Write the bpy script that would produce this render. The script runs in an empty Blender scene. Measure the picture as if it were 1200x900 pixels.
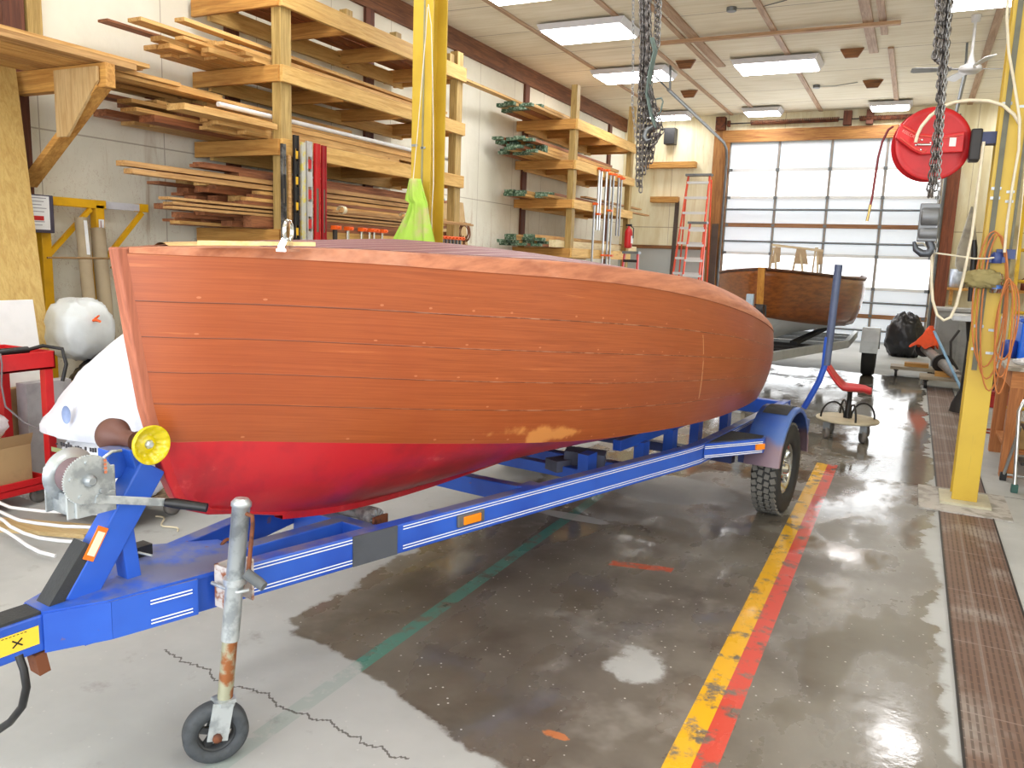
import bpy, math, random
from mathutils import Vector, Matrix, noise
random.seed(7)
PI = math.pi
SC = bpy.context.scene
COL = SC.collection

# ---------------------------------------------------------------- camera (1200x900 frame)
FPX, YAW, PITCH, ROLL, CAMH = 935.7, 0.45801522, 0.15800592, 0.03593153, 1.55
cy, sy, cp, sp = math.cos(YAW), math.sin(YAW), math.cos(PITCH), math.sin(PITCH)
cr, sr = math.cos(ROLL), math.sin(ROLL)
CF = Vector((-sy*cp, cy*cp, -sp))
_r = Vector((cy, sy, 0)); _u = _r.cross(CF)
CR = cr*_r + sr*_u
CU = -sr*_r + cr*_u
CC = Vector((0, 0, CAMH))
camd = bpy.data.cameras.new('camera'); cam = bpy.data.objects.new('camera', camd)
COL.objects.link(cam)
camd.sensor_width = 36; camd.lens = FPX/1200*36; camd.clip_start = .05; camd.clip_end = 200
m = Matrix((CR, CU, -CF)).transposed().to_4x4(); m.translation = CC
cam.matrix_world = m
SC.camera = cam
SC.view_settings.view_transform = 'Standard'
SC.view_settings.look = 'None'
SC.view_settings.gamma = 1
SC.view_settings.use_curve_mapping = False

def at(x, y, X=None, Y=None, Z=None):
    d = CF*FPX + CR*(x-600) - CU*(y-450)
    if X is not None: t = (X-CC.x)/d.x
    elif Y is not None: t = (Y-CC.y)/d.y
    else: t = (Z-CC.z)/d.z
    return CC + d*t

# ---------------------------------------------------------------- mesh builder
class MB:
    def __init__(s): s.v = []; s.f = []; s.m = []; s.uv = None; s.sm = []
    def add(s, vs, fs, mi=0, smooth=False, M=None):
        o = len(s.v)
        for p in vs:
            p = Vector(p)
            s.v.append(M @ p if M is not None else p)
        for f in fs:
            s.f.append([i+o for i in f]); s.m.append(mi); s.sm.append(smooth)
        return s
    def box(s, c, d, M=None, mi=0):
        x, y, z = c; a, b, e = d[0]/2, d[1]/2, d[2]/2
        vs = [(x+i*a, y+j*b, z+k*e) for i in (-1, 1) for j in (-1, 1) for k in (-1, 1)]
        return s.add(vs, [(0,1,3,2),(4,6,7,5),(0,4,5,1),(2,3,7,6),(0,2,6,4),(1,5,7,3)], mi, False, M)
    def bx(s, x0, x1, y0, y1, z0, z1, M=None, mi=0):
        return s.box(((x0+x1)/2, (y0+y1)/2, (z0+z1)/2), (abs(x1-x0), abs(y1-y0), abs(z1-z0)), M, mi)
    def beam(s, p0, p1, w, h, up=(0,0,1), mi=0):
        p0, p1 = Vector(p0), Vector(p1); d = (p1-p0); L = d.length; d.normalize()
        up = Vector(up); x = d.cross(up)
        if x.length < 1e-4: x = d.cross(Vector((1,0,0)))
        x.normalize(); z = x.cross(d)
        M = Matrix((x, d, z)).transposed().to_4x4(); M.translation = (p0+p1)/2
        return s.box((0,0,0), (w, L, h), M, mi)
    def tube(s, path, r, n=10, mi=0, closed=False, caps=True):
        P = [Vector(p) for p in path]; N = len(P)
        rr = r if isinstance(r, (list, tuple)) else [r]*N
        vs = []; fs = []
        prev = None
        for i in range(N):
            if closed: t = P[(i+1) % N]-P[i-1]
            else: t = P[min(i+1, N-1)]-P[max(i-1, 0)]
            if t.length < 1e-9: t = Vector((0,0,1))
            t.normalize()
            if prev is None:
                a = t.cross(Vector((0,0,1)))
                if a.length < .1: a = t.cross(Vector((1,0,0)))
            else: a = prev - t*prev.dot(t)
            a.normalize(); prev = a; b = t.cross(a)
            for k in range(n):
                q = 2*PI*k/n
                vs.append(P[i] + (a*math.cos(q)+b*math.sin(q))*rr[i])
        for i in range(N if closed else N-1):
            j = (i+1) % N
            for k in range(n):
                l = (k+1) % n
                fs.append((i*n+k, i*n+l, j*n+l, j*n+k))
        s.add(vs, fs, mi, True)
        if caps and not closed:
            s.add(vs[:n][::-1], [tuple(range(n))], mi); s.add(vs[-n:], [tuple(range(n))], mi)
        return s
    def lathe(s, prof, n=24, M=None, mi=0, smooth=True, cap=True, ax='z'):
        vs = []
        for r, z in prof:
            for k in range(n):
                q = 2*PI*k/n
                p = (r*math.cos(q), r*math.sin(q), z)
                if ax == 'x': p = (z, r*math.cos(q), r*math.sin(q))
                if ax == 'y': p = (r*math.sin(q), z, r*math.cos(q))
                vs.append(p)
        fs = []
        for i in range(len(prof)-1):
            for k in range(n):
                l = (k+1) % n
                fs.append((i*n+k, i*n+l, (i+1)*n+l, (i+1)*n+k))
        s.add(vs, fs, mi, smooth, M)
        if cap:
            if prof[0][0] > 1e-5: s.add(vs[:n], [tuple(range(n))[::-1]], mi, False, M)
            if prof[-1][0] > 1e-5: s.add(vs[-n:], [tuple(range(n))], mi, False, M)
        return s
    def prism(s, poly, d, M=None, mi=0):
        n = len(poly)
        vs = [(p[0], p[1], -d/2) for p in poly]+[(p[0], p[1], d/2) for p in poly]
        fs = [tuple(range(n))[::-1], tuple(range(n, 2*n))]+[(i, (i+1) % n, n+(i+1) % n, n+i) for i in range(n)]
        return s.add(vs, fs, mi, False, M)
    def grid(s, rows, mi=0, smooth=True, closed=False):
        n = len(rows[0]); vs = [p for r in rows for p in r]; fs = []
        for i in range(len(rows)-1):
            for k in range(n if closed else n-1):
                l = (k+1) % n
                fs.append((i*n+k, i*n+l, (i+1)*n+l, (i+1)*n+k))
        return s.add(vs, fs, mi, smooth)
    def blob(s, c, rad, amp=.08, freq=2.5, seed=0, nu=36, nv=20, M=None, flat=None, sq=1.0, ridge=True):
        rows = []
        for i in range(nv+1):
            th = PI*i/nv; row = []
            for k in range(nu):
                ph = 2*PI*k/nu
                d = Vector((math.sin(th)*math.cos(ph), math.sin(th)*math.sin(ph), math.cos(th)))
                e = Vector([math.copysign(abs(a)**sq, a) for a in d])
                nn = noise.fractal(d*freq+Vector((seed*7.1, seed*3.3, 0)), .8, 2.2, 4)
                if ridge: nn = (.5-abs(nn))*1.3
                p = Vector((e.x*rad[0], e.y*rad[1], e.z*rad[2]))*(1+amp*nn)+Vector(c)
                if flat is not None and p.z < flat: p.z = flat+(p.z-flat)*.03
                row.append(p if M is None else M @ p)
            rows.append(row)
        return s.grid(rows, 0, True, True)
    def link(s, c, L, w, r, M, n=10, k=5):
        # one oval chain link, long axis local z
        vs = []; fs = []
        for i in range(n):
            a = 2*PI*i/n
            cx, cz = math.cos(a)*w, math.sin(a)*w + (L/2-w if math.sin(a) > 0 else -(L/2-w))
            nx, nz = math.cos(a), math.sin(a)
            for j in range(k):
                b = 2*PI*j/k
                vs.append(M @ Vector((cx+nx*r*math.cos(b), r*math.sin(b), cz+nz*r*math.cos(b))) + Vector(c))
        for i in range(n):
            for j in range(k):
                i2, j2 = (i+1) % n, (j+1) % k
                fs.append((i*k+j, i2*k+j, i2*k+j2, i*k+j2))
        return s.add(vs, fs, 0, True)
    def chain(s, path, L=.045, w=.013, r=.0045, n=8, k=4):
        P = [Vector(p) for p in path]; pos = 0; i = 0; j = 0
        seg = [(P[a+1]-P[a]).length for a in range(len(P)-1)]
        tot = sum(seg); step = L-2.6*r; cnt = int(tot/step)
        for q in range(cnt):
            dd = q*step; a = 0
            while a < len(seg)-1 and dd > seg[a]: dd -= seg[a]; a += 1
            t = (P[a+1]-P[a]).normalized(); c = P[a]+t*dd
            x = t.cross(Vector((.3, 1, .1))); x.normalize(); y = t.cross(x)
            if q % 2: x, y = y, -x
            M = Matrix((x, y, t)).transposed()
            s.link(c, L, w, r, M, n, k)
        return s

WM = {}
def link(o, parent=None):
    COL.objects.link(o)
    if parent is not None: o.parent = parent
    return o
def thing(name, label, cat, loc=(0,0,0), rz=0, group=None):
    o = bpy.data.objects.new(name, None); o.empty_display_size = .1
    o.location = loc; o.rotation_euler = (0,0,rz)
    COL.objects.link(o)
    WM[o] = Matrix.Translation(Vector(loc)) @ Matrix.Rotation(rz, 4, 'Z')
    o['label'] = label; o['category'] = cat
    if group: o['group'] = group
    return o
def tag(o, label, cat, group=None, kind=None):
    o['label'] = label; o['category'] = cat
    if group: o['group'] = group
    if kind: o['kind'] = kind
    return o
def build(mb, name, mat, parent=None, frame=None, bevel=0, label=None, sub=0, origin=None, weld=False):
    """One mesh object. Vertices are in world space, or in `frame`."""
    me = bpy.data.meshes.new(name)
    vs = mb.v if frame is None else [frame @ v for v in mb.v]
    if parent is not None:
        inv = WM[parent].inverted(); W = WM[parent]; loc = Vector((0,0,0))
        vs = [inv @ v for v in vs]
    else:
        xs = [v.x for v in vs]; ys = [v.y for v in vs]; zs = [v.z for v in vs]
        loc = Vector(((min(xs)+max(xs))/2, (min(ys)+max(ys))/2, min(zs))) if origin is None else Vector(origin)
        vs = [v-loc for v in vs]; W = Matrix.Translation(loc)
    me.from_pydata([tuple(v) for v in vs], [], mb.f)
    mats = mat if isinstance(mat, (list, tuple)) else [mat]
    for q in mats: me.materials.append(q)
    for p, i, sm in zip(me.polygons, mb.m, mb.sm):
        p.material_index = i; p.use_smooth = sm
    if mb.uv:
        uvl = me.uv_layers.new(name='UVMap')
        for lp in me.loops: uvl.data[lp.index].uv = mb.uv[lp.vertex_index]
    me.validate(); me.update()
    o = bpy.data.objects.new(name, me)
    COL.objects.link(o)
    if parent is not None: o.parent = parent
    o.location = loc
    WM[o] = W
    if weld:
        w = o.modifiers.new('weld', 'WELD'); w.merge_threshold = .0005
    if bevel:
        b = o.modifiers.new('bevel', 'BEVEL'); b.width = bevel; b.segments = 2; b.limit_method = 'ANGLE'; b.angle_limit = .6
    if sub:
        b = o.modifiers.new('sub', 'SUBSURF'); b.levels = sub; b.render_levels = sub
    if label: o['label'] = label
    return o
def solo(mb, name, mat, label, cat, group=None, **k):
    o = build(mb, name, mat, **k); tag(o, label, cat, group); return o
def struct(mb, name, mat, parent=None, **k):
    o = build(mb, name, mat, parent=parent, **k)
    if parent is None: o['kind'] = 'structure'
    return o
def copy_tree(o, parent=None):
    c = o.copy(); COL.objects.link(c); c.parent = parent
    if o in WM: WM[c] = WM[o]
    for ch in list(o.children): copy_tree(ch, c)
    return c

# ---------------------------------------------------------------- node expression helper
def s2l(c): return tuple((x/255/12.92 if x/255 <= .04045 else ((x/255+.055)/1.055)**2.4) for x in c)
def col(r, g=None, b=None): 
    if g is None: r, g, b = r
    return (*s2l((r, g, b)), 1)
class NT:
    def __init__(s, name):
        s.mat = bpy.data.materials.new(name); s.mat.use_nodes = True
        s.nt = s.mat.node_tree; s.nt.nodes.clear()
        s.out = s.nt.nodes.new('ShaderNodeOutputMaterial')
        s.b = s.nt.nodes.new('ShaderNodeBsdfPrincipled')
        s.nt.links.new(s.b.outputs[0], s.out.inputs[0])
        s.b.inputs['Roughness'].default_value = .6
    def n(s, t, **k):
        nd = s.nt.nodes.new(t)
        for a, v in k.items(): setattr(nd, a, v)
        return nd
    def put(s, sock, v):
        if isinstance(v, E_): s.nt.links.new(v.s, sock)
        elif isinstance(v, bpy.types.NodeSocket): s.nt.links.new(v, sock)
        else:
            try: sock.default_value = v
            except TypeError: sock.default_value = v[:3]
    def set(s, **k):
        for a, v in k.items(): s.put(s.b.inputs[a.replace('_', ' ')], v)
        return s
    def math(s, op, *a, clamp=False):
        nd = s.n('ShaderNodeMath', operation=op, use_clamp=clamp)
        for i, v in enumerate(a): s.put(nd.inputs[i], v)
        return E_(s, nd.outputs[0])
    def pos(s): return E_(s, s.n('ShaderNodeNewGeometry').outputs['Position'])
    def obj(s): return E_(s, s.n('ShaderNodeTexCoord').outputs['Object'])
    def uv(s): return E_(s, s.n('ShaderNodeTexCoord').outputs['UV'])
    def rnd(s): return E_(s, s.n('ShaderNodeObjectInfo').outputs['Random'])
    def xyz(s, v):
        nd = s.n('ShaderNodeSeparateXYZ'); s.put(nd.inputs[0], v)
        return [E_(s, o) for o in nd.outputs]
    def comb(s, x, y, z):
        nd = s.n('ShaderNodeCombineXYZ')
        for i, v in enumerate((x, y, z)): s.put(nd.inputs[i], v)
        return E_(s, nd.outputs[0])
    def scale(s, v, k, off=None):
        nd = s.n('ShaderNodeVectorMath', operation='MULTIPLY'); s.put(nd.inputs[0], v); nd.inputs[1].default_value = k
        return E_(s, nd.outputs[0])
    def vadd(s, v, w):
        nd = s.n('ShaderNodeVectorMath', operation='ADD'); s.put(nd.inputs[0], v); s.put(nd.inputs[1], w)
        return E_(s, nd.outputs[0])
    def noise(s, v, sc=5, det=3, rough=.55, dist=0):
        nd = s.n('ShaderNodeTexNoise'); s.put(nd.inputs['Vector'], v)
        nd.inputs['Scale'].default_value = sc; nd.inputs['Detail'].default_value = det
        nd.inputs['Roughness'].default_value = rough; nd.inputs['Distortion'].default_value = dist
        return E_(s, nd.outputs[0])
    def voro(s, v, sc=5, feature='F1', out=0):
        nd = s.n('ShaderNodeTexVoronoi', feature=feature); s.put(nd.inputs['Vector'], v); nd.inputs['Scale'].default_value = sc
        return E_(s, nd.outputs[out])
    def white(s, v):
        nd = s.n('ShaderNodeTexWhiteNoise'); nd.noise_dimensions = '1D'; s.put(nd.inputs['W'], v)
        return E_(s, nd.outputs[0])
    def ss(s, v, a, b):
        nd = s.n('ShaderNodeMapRange', interpolation_type='SMOOTHSTEP'); s.put(nd.inputs[0], v)
        nd.inputs[1].default_value = a; nd.inputs[2].default_value = b
        return E_(s, nd.outputs[0])
    def mix(s, f, a, b):
        nd = s.n('ShaderNodeMix', data_type='RGBA'); s.put(nd.inputs[0], f); s.put(nd.inputs[6], a); s.put(nd.inputs[7], b)
        return E_(s, nd.outputs[2])
    def ramp(s, v, *stops):
        nd = s.n('ShaderNodeValToRGB'); s.put(nd.inputs[0], v); cr_ = nd.color_ramp
        while len(cr_.elements) < len(stops): cr_.elements.new(.5)
        for e, (p, c) in zip(cr_.elements, stops): e.position = p; e.color = c
        return E_(s, nd.outputs[0])
    def bump(s, h, st=.3, dist=.01):
        nd = s.n('ShaderNodeBump'); s.put(nd.inputs['Height'], h); nd.inputs['Strength'].default_value = st; nd.inputs['Distance'].default_value = dist
        s.nt.links.new(nd.outputs[0], s.b.inputs['Normal']); return s
class E_:
    def __init__(s, t, sock): s.t = t; s.s = sock
    def __add__(s, o): return s.t.math('ADD', s, o)
    def __sub__(s, o): return s.t.math('SUBTRACT', s, o)
    def __rsub__(s, o): return s.t.math('SUBTRACT', o, s)
    def __mul__(s, o): return s.t.math('MULTIPLY', s, o)
    def __truediv__(s, o): return s.t.math('DIVIDE', s, o)
    __radd__ = __add__; __rmul__ = __mul__
    def min(s, o): return s.t.math('MINIMUM', s, o)
    def max(s, o): return s.t.math('MAXIMUM', s, o)
    def abs(s): return s.t.math('ABSOLUTE', s)
    def fract(s): return s.t.math('FRACT', s)
    def floor(s): return s.t.math('FLOOR', s)
    def gt(s, o): return s.t.math('GREATER_THAN', s, o)
    def lt(s, o): return s.t.math('LESS_THAN', s, o)

_mc = {}
def plain(name, c, rough=.6, metal=0, var=.12, scale=8, c2=None, bump=0, coat=0, bscale=40, sheen=0):
    """solid finish with mild mottling"""
    if name in _mc: return _mc[name]
    t = NT(name); o = t.obj()
    a = col(*c); b = col(*c2) if c2 else (*[x*(1-var*2) for x in a[:3]], 1)
    t.set(Base_Color=t.mix(t.ss(t.noise(o, scale, 4, .6), .42 if not c2 else .46, .75 if not c2 else .62), a, b), Roughness=rough, Metallic=metal)
    if bump: t.bump(t.noise(o, bscale, 3), bump, .004)
    if coat: t.set(Coat_Weight=coat)
    _mc[name] = t.mat; return t.mat
def wood(name, light, dark, axis=1, rough=.65, rnd=.35, coat=0, grain=1.0, knots=False):
    """sawn wood: grain runs along the given axis"""
    if name in _mc: return _mc[name]
    t = NT(name); o = t.obj(); r = t.rnd()
    k = [14, 14, 14]; k[axis] = .9
    off = t.comb(r*31.7, r*17.3, r*9.1)
    v = t.vadd(t.scale(o, k), off)
    g = t.noise(v, 1.6*grain, 5, .62, 1.2)
    c = t.mix(t.ss(g, .3, .72), col(*light), col(*dark))
    f = t.noise(v, 9, 3, .6)
    c = t.mix(t.ss(f, .45, .8)*.35, c, (*[x*.55 for x in col(*dark)[:3]], 1))
    tone = t.ramp(t.white(r*97), (0, (1-rnd, 1-rnd*1.1, 1-rnd*1.25, 1)), (.5, (1, 1, 1, 1)), (1, (1, 1-rnd*.25, 1-rnd*.5, 1)))
    mx = t.n('ShaderNodeMix', data_type='RGBA', blend_type='MULTIPLY'); mx.inputs[0].default_value = 1
    t.put(mx.inputs[6], c); t.put(mx.inputs[7], tone)
    c = E_(t, mx.outputs[2])
    if knots:
        kn = t.voro(t.scale(o, [3 if i != axis else .9 for i in range(3)]), 2.2)
        c = t.mix(t.ss(kn, .07, .03)*.8, c, col(88, 52, 28))
    t.set(Base_Color=c, Roughness=rough, Coat_Weight=coat)
    t.bump(g, .12, .004)
    _mc[name] = t.mat; return t.mat
def emis(name, c, st):
    t = NT(name); t.set(Base_Color=col(*c), Emission_Color=col(*c), Emission_Strength=st); _mc[name] = t.mat; return t.mat
# ---------------------------------------------------------------- materials
WOODL = wood('lumber_pine', (226,186,120), (186,138,74), 1, rnd=.28, knots=True)
WOODR = wood('lumber_mahogany', (176,116,76), (120,70,44), 1, rnd=.35)
RACKY = wood('rack_timber_y', (230,192,118), (200,154,80), 1, rnd=.12, knots=True)
RACKX = wood('rack_timber_x', (212,162,86), (172,118,54), 0, rnd=.12)
RACKZ = wood('rack_timber_z', (198,170,106), (150,122,66), 2, rnd=.15)
DARKY = wood('dark_beam_y', (140,92,58), (92,54,34), 1, rnd=.1)
DARKX = wood('dark_beam_x', (158,108,62), (98,60,34), 0, rnd=.1)
DARKZ = wood('dark_post_z', (118,68,46), (80,42,30), 2, rnd=.15)
FRAMEZ = wood('door_post_z', (186,132,72), (136,88,44), 2, rnd=.1)
BATTEN = wood('batten', (196,166,136), (158,124,96), 1, rnd=.1)
BATTENX = wood('batten_x', (200,164,126), (160,122,88), 0, rnd=.1)
YEL = plain('yellow_paint', (222,184,30), .42, c2=(200,160,30), scale=3)
YELD = plain('yellow_rack_paint', (222,168,10), .45, var=.08)
GREYM = plain('grey_metal', (120,124,126), .45, .6)
DARKM = plain('dark_metal', (52,50,50), .5, .4)
GALV = plain('galvanised', (186,192,194), .34, .45, c2=(150,156,160), scale=16)
CHROME = plain('bright_steel', (215,218,220), .14, 1, var=.03)
RUST = plain('rusty_steel', (120,70,44), .8, .2, c2=(80,46,34), scale=20)
BLACK = plain('black_plastic', (24,24,26), .45)
RUBBER = plain('rubber', (44,44,44), .8, bump=.2)
REDP = plain('red_paint', (196,28,34), .4, var=.1)
WHITEP = plain('white_plastic', (232,234,236), .5, var=.03)
ORANGE = plain('orange_plastic', (238,98,26), .45)
ALU = plain('aluminium', (200,204,208), .28, .9, var=.05)
CARD = plain('cardboard', (176,146,104), .85, var=.1)

# ---------------------------------------------------------------- floor
t = NT('wet_concrete'); p = t.pos(); X, Y, Z = t.xyz(p)
n1 = t.noise(p, 1.1, 5, .6); n2 = t.noise(p, 6, 5, .65); n3 = t.noise(p, 28, 4, .6); nb = t.noise(t.vadd(p, (9.3, 4.1, 0)), .55, 3, .5)
# wet region: bounded by world-space edges with a wandering outline
edge = (X+2.25).min(.27-X).min((Y-2.03)*1.0).min((13.2-Y)*.6).min((Y-.28*(-2.6-X)*0-2.03))
slant = (Y-2.12)+(X+1.25)*.28
e = edge.min(slant) + (n1-.5)*.55 + (n2-.5)*.16
wet = t.ss(e, -.005, .03)
def spot(cx, cy_, rx, ry):
    dx = (X-cx)/rx; dy = (Y-cy_)/ry
    return (dx*dx+dy*dy)
dry1 = t.ss(spot(-.81, 2.84, .12, .15)+(n2-.5)*3.0+(n3-.5)*1.0, 1.2, .5)
dry2 = t.ss(spot(-1.72, 4.37, .26, .06)+(n2-.5)*1.4, 1.1, .8)
dry3 = t.ss(spot(-1.35, 5.3, .45, .35)+(n1-.5)*2.0, 1.1, .8)
wet = t.math('SUBTRACT', wet, dry1.max(dry2).max(dry3*.6), clamp=True)
dryc = t.mix(t.ss(n1, .35, .7), col(174,176,174), col(157,159,157))
dryc = t.mix(t.ss(n2, .58, .75)*.5, dryc, col(124,120,114))
wetc = t.mix(t.ss(n1, .35, .66), col(118,113,103), col(96,90,80))
wetc = t.mix(t.ss(t.noise(p, 3.1, 4, .6), .42, .8)*.7, wetc, col(70,61,51))
wetc = t.mix(t.ss(t.noise(t.vadd(p, (3,7,1)), 2.3, 4, .6), .56, .68)*.6, wetc, col(140,136,128))
far = t.ss(X, -.35, .1)
wetc = t.mix(far*.55, wetc, col(134,132,126))
c = t.mix(wet, dryc, wetc)
# speckle of white grit
vo = t.voro(p, 34); sp = t.ss(vo, .17, .09)*t.white(t.voro(p, 34, out=1)).gt(.74)
c = t.mix(sp*.85*t.ss(Y, 8, 3)*(wet*.75+.25), c, col(214,212,205))
# painted lines, worn
worn = t.ss(t.noise(t.vadd(p, (2,2,0)), 9, 5, .7), .64, .5)
def band(x0, x1, y0, y1):
    return X.gt(x0)*X.lt(x1)*Y.gt(y0)*Y.lt(y1)
c = t.mix(band(-.548, -.466, -2, 6.72)*worn*.95, c, col(226,172,34))
c = t.mix(band(-.466, -.392, -2, 6.72)*worn*.9, c, col(206,74,58))
c = t.mix(band(-1.765, -1.695, 1.35, 4.9)*worn*.62*wet+band(-1.765, -1.695, 1.35, 4.9)*worn*.22, c, col(78,136,122))
c = t.mix(band(-3.05, -2.95, 3.4, 6.4)*worn*.85, c, col(214,176,40))
o1 = t.math('ADD', Y-3.80, (X+1.2)*-.22).abs().lt(.035)*X.gt(-1.26)*X.lt(-.95)
c = t.mix(o1*worn*.75, c, col(206,84,48))
o2 = spot(-.90, 2.25, .05, .022)+(n3-.5)*2.6
c = t.mix(t.ss(o2, 1.0, .6)*.65, c, col(206,120,62))
# control joints and cracks
cj = ((Y-6.45).abs().lt(.006)).max((Y-9.6).abs().lt(.006))
ck = (Y-1.95-(t.noise(t.comb(X, 0, 0), 6, 4, .7)-.5)*.22+(X+1.9)*.08).abs().lt(.0045)*X.gt(-2.45)*X.lt(-1.25)
c = t.mix(cj.max(ck)*.8, c, col(62,56,50))
film = t.ss(t.noise(t.vadd(p, (5,1,0)), 1.7, 3, .5)+t.ss(Y, 3.5, 7)*.35, .42, .62)
pud = t.ss(t.noise(t.scale(t.vadd(p, (1.3, 8, 0)), (1.6, .8, 1)), 1.9, 4, .55)+t.ss(Y, 5.2, 8)*.12+t.ss(X, -.5, .0)*.05+(n3-.5)*.1, .44, .64)
rg = .72*(1-wet)+wet*(.44-pud*.38)
t.set(Base_Color=c, Roughness=rg, Specular_IOR_Level=.5)
t.bump(n3*.6+n2*.4, .12*1.0, .006)
FLOORM = t.mat

WX, WXR, YB, YF, ZC = -6.47, 2.75, 18.7, -3.2, 4.84
mb = MB().bx(WX-.2, WXR+.2, YF-3, YB+.2, -.2, 0); struct(mb, 'floor', FLOORM)

# drain strip with rusty grating set in the floor
t = NT('drain_grating'); p = t.obj(); X, Y, Z = t.xyz(p)
slot = ((X*42).fract().gt(.62))*((Y*16).fract().gt(.12))
bars = (X+.05).abs().lt(.006).max((X-.07).abs().lt(.005)).max((Y*1.6).fract().lt(.012))
c = t.mix(t.noise(p, 5, 4), col(128,104,92), col(98,74,62)); c = t.mix(t.ss(t.noise(p, 2.2, 4), .5, .68), c, col(148,138,130))
c = t.mix(slot*.55, c, col(60,46,40)); c = t.mix(bars*.4, c, col(160,148,140))
t.set(Base_Color=c, Roughness=.5, Metallic=.25); t.bump(slot, -.5, .01)
mb = MB().bx(.305, .605, -1, 12.2, .0, .004); mb.bx(.297, .305, -1, 12.2, 0, .009, mi=1).bx(.605, .613, -1, 12.2, 0, .009, mi=1)
o = struct(mb, 'trim_1', [t.mat, DARKM])

# ---------------------------------------------------------------- walls
t = NT('stained_plaster_wall'); p = t.pos(); X, Y, Z = t.xyz(p)
n1 = t.noise(p, .8, 4, .6); st_ = t.noise(t.scale(p, (5, 5, .55)), 1.1, 5, .65, .6)
c = t.mix(t.ss(n1, .35, .7), col(240,238,224), col(226,224,208))
c = t.mix(t.ss(st_, .56, .72)*t.ss(Z, 3.6, 1.2)*.75, c, col(170,140,100))
veins = t.noise(t.scale(p, (1, 1, .45)), 2.6, 5, .7, 2.4)
c = t.mix((veins-.5).abs().lt(.003)*t.ss(Z, 3.0, 1.4)*.6, c, col(156,116,76))
seam = ((Y-.62)/1.22).fract().lt(.008).max((Z-2.44).abs().lt(.006))
c = t.mix(seam*.55, c, col(130,112,88))
c = t.mix(t.ss(t.noise(p, 3, 5, .7), .68, .74)*t.ss((Z-2.4).abs(), .5, .1), c, col(112,66,44))
t.set(Base_Color=c, Roughness=.85); t.bump(t.noise(p, 9, 4), .25, .02)
WALLM = t.mat
t = NT('plywood_wall'); p = t.pos(); X, Y, Z = t.xyz(p)
g = t.noise(t.scale(p, (3, 3, .4)), 1.5, 5, .65, .8)
c = t.mix(t.ss(g, .3, .7), col(240,234,206), col(222,210,170))
c = t.mix(t.ss(t.noise(t.scale(p, (6, 6, .7)), 1.3, 4, .7), .6, .72)*.5, c, col(196,164,112))
c = t.mix(((X+.4)/1.22).fract().lt(.008).max((Z-2.36).abs().lt(.01))*.6, c, col(136,110,72))
c = t.mix(Z.lt(1.9)*X.lt(-4.1), c, col(182,186,184))
t.set(Base_Color=c, Roughness=.75)
PLYM = t.mat
struct(MB().bx(WX-.2, WX, YF, YB, 0, ZC), 'wall_left', WALLM)
DX0, DX1, DZ = -4.0, .32, 4.26
mb = MB().bx(WX, DX0, YB, YB+.2, 0, ZC).bx(DX1, WXR, YB, YB+.2, 0, ZC).bx(DX0, DX1, YB, YB+.2, DZ, ZC)
struct(mb, 'wall_back', PLYM)
# right window gaps and near bay are unseen openings added to admit fill light
mb = MB().bx(WXR, WXR+.2, YF, YB, 0, 1.2).bx(WXR, WXR+.2, YF, YB, 3.4, ZC)
for a, b in ((YF, -2.6), (.2, .8), (3.6, YB)): mb.bx(WXR, WXR+.2, a, b, 1.2, 3.4)
struct(mb, 'wall_right', PLYM)
mb = MB().bx(WX, -5.2, YF-.2, YF, 0, ZC).bx(1.4, WXR, YF-.2, YF, 0, ZC).bx(-5.2, 1.4, YF-.2, YF, 4.2, ZC)
struct(mb, 'wall_front', WALLM)
struct(MB().bx(WX, -4.2, YB-.03, YB-.002, 1.86, 1.94), 'trim_2', DARKX)

# ceiling: painted panels with cover strips
t = NT('ceiling_panels'); p = t.pos(); X, Y, Z = t.xyz(p)
g = t.noise(t.scale(p, (.5, 6, 6)), 2, 4, .6)
c = t.mix(t.ss(g, .35, .7), col(238,230,210), col(224,214,188))
c = t.mix(t.ss(t.noise(p, .6, 3), .5, .7)*.35, c, col(196,180,146))
sm = ((Y-11.2)/1.275+20).fract(); sm = sm.lt(.014)
c = t.mix(sm*.75, c, col(112,84,60))
c = t.mix(t.ss(t.noise(p, 5, 5, .7), .72, .76)*.5, c, col(150,112,76))
t.set(Base_Color=c, Roughness=.8)
struct(MB().bx(WX-.2, WXR+.2, YF-.2, YB+.2, ZC, ZC+.15), 'ceiling', t.mat)
k = 3
def trim(mb, m):
    global k
    o = struct(mb, 'trim_%d' % k, m); k += 1; return o
for x, y0, y1, w in ((-5.34, 9.6, 18.6, .06), (-3.98, YF, 18.6, .07), (-3.42, 9.5, 18.5, .07), (-3.25, 9.9, 14.1, .14), (-2.12, YF, 18.6, .08), (-.72, 9, 12.9, .09), (-.66, 13.7, 18.6, .08), (-.9, 9.8, 13.9, .13), (.63, 9, 18.6, .1)):
    trim(MB().bx(x-w/2, x+w/2, y0, y1, ZC-.028, ZC-.002), BATTEN)
trim(MB().bx(-3.85, -.5, 12.2, 12.28, ZC-.075, ZC-.030), BATTENX)
trim(MB().bx(WX+.001, WX+.05, YF, YB-.01, 4.55, ZC-.002), DARKY)          # ledger along the left wall
for y in (-.6, 1.8, 4.1, 6.35, 8.65, 10.85, 13.25, 15.5, 17.6):
    trim(MB().bx(WX+.001, WX+.045, y-.085, y+.085, 0, 4.55), DARKZ)
trim(MB().bx(WX+.001, WX+.06, 4.2, 4.32, 2.9, 4.55), RACKZ)
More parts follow.
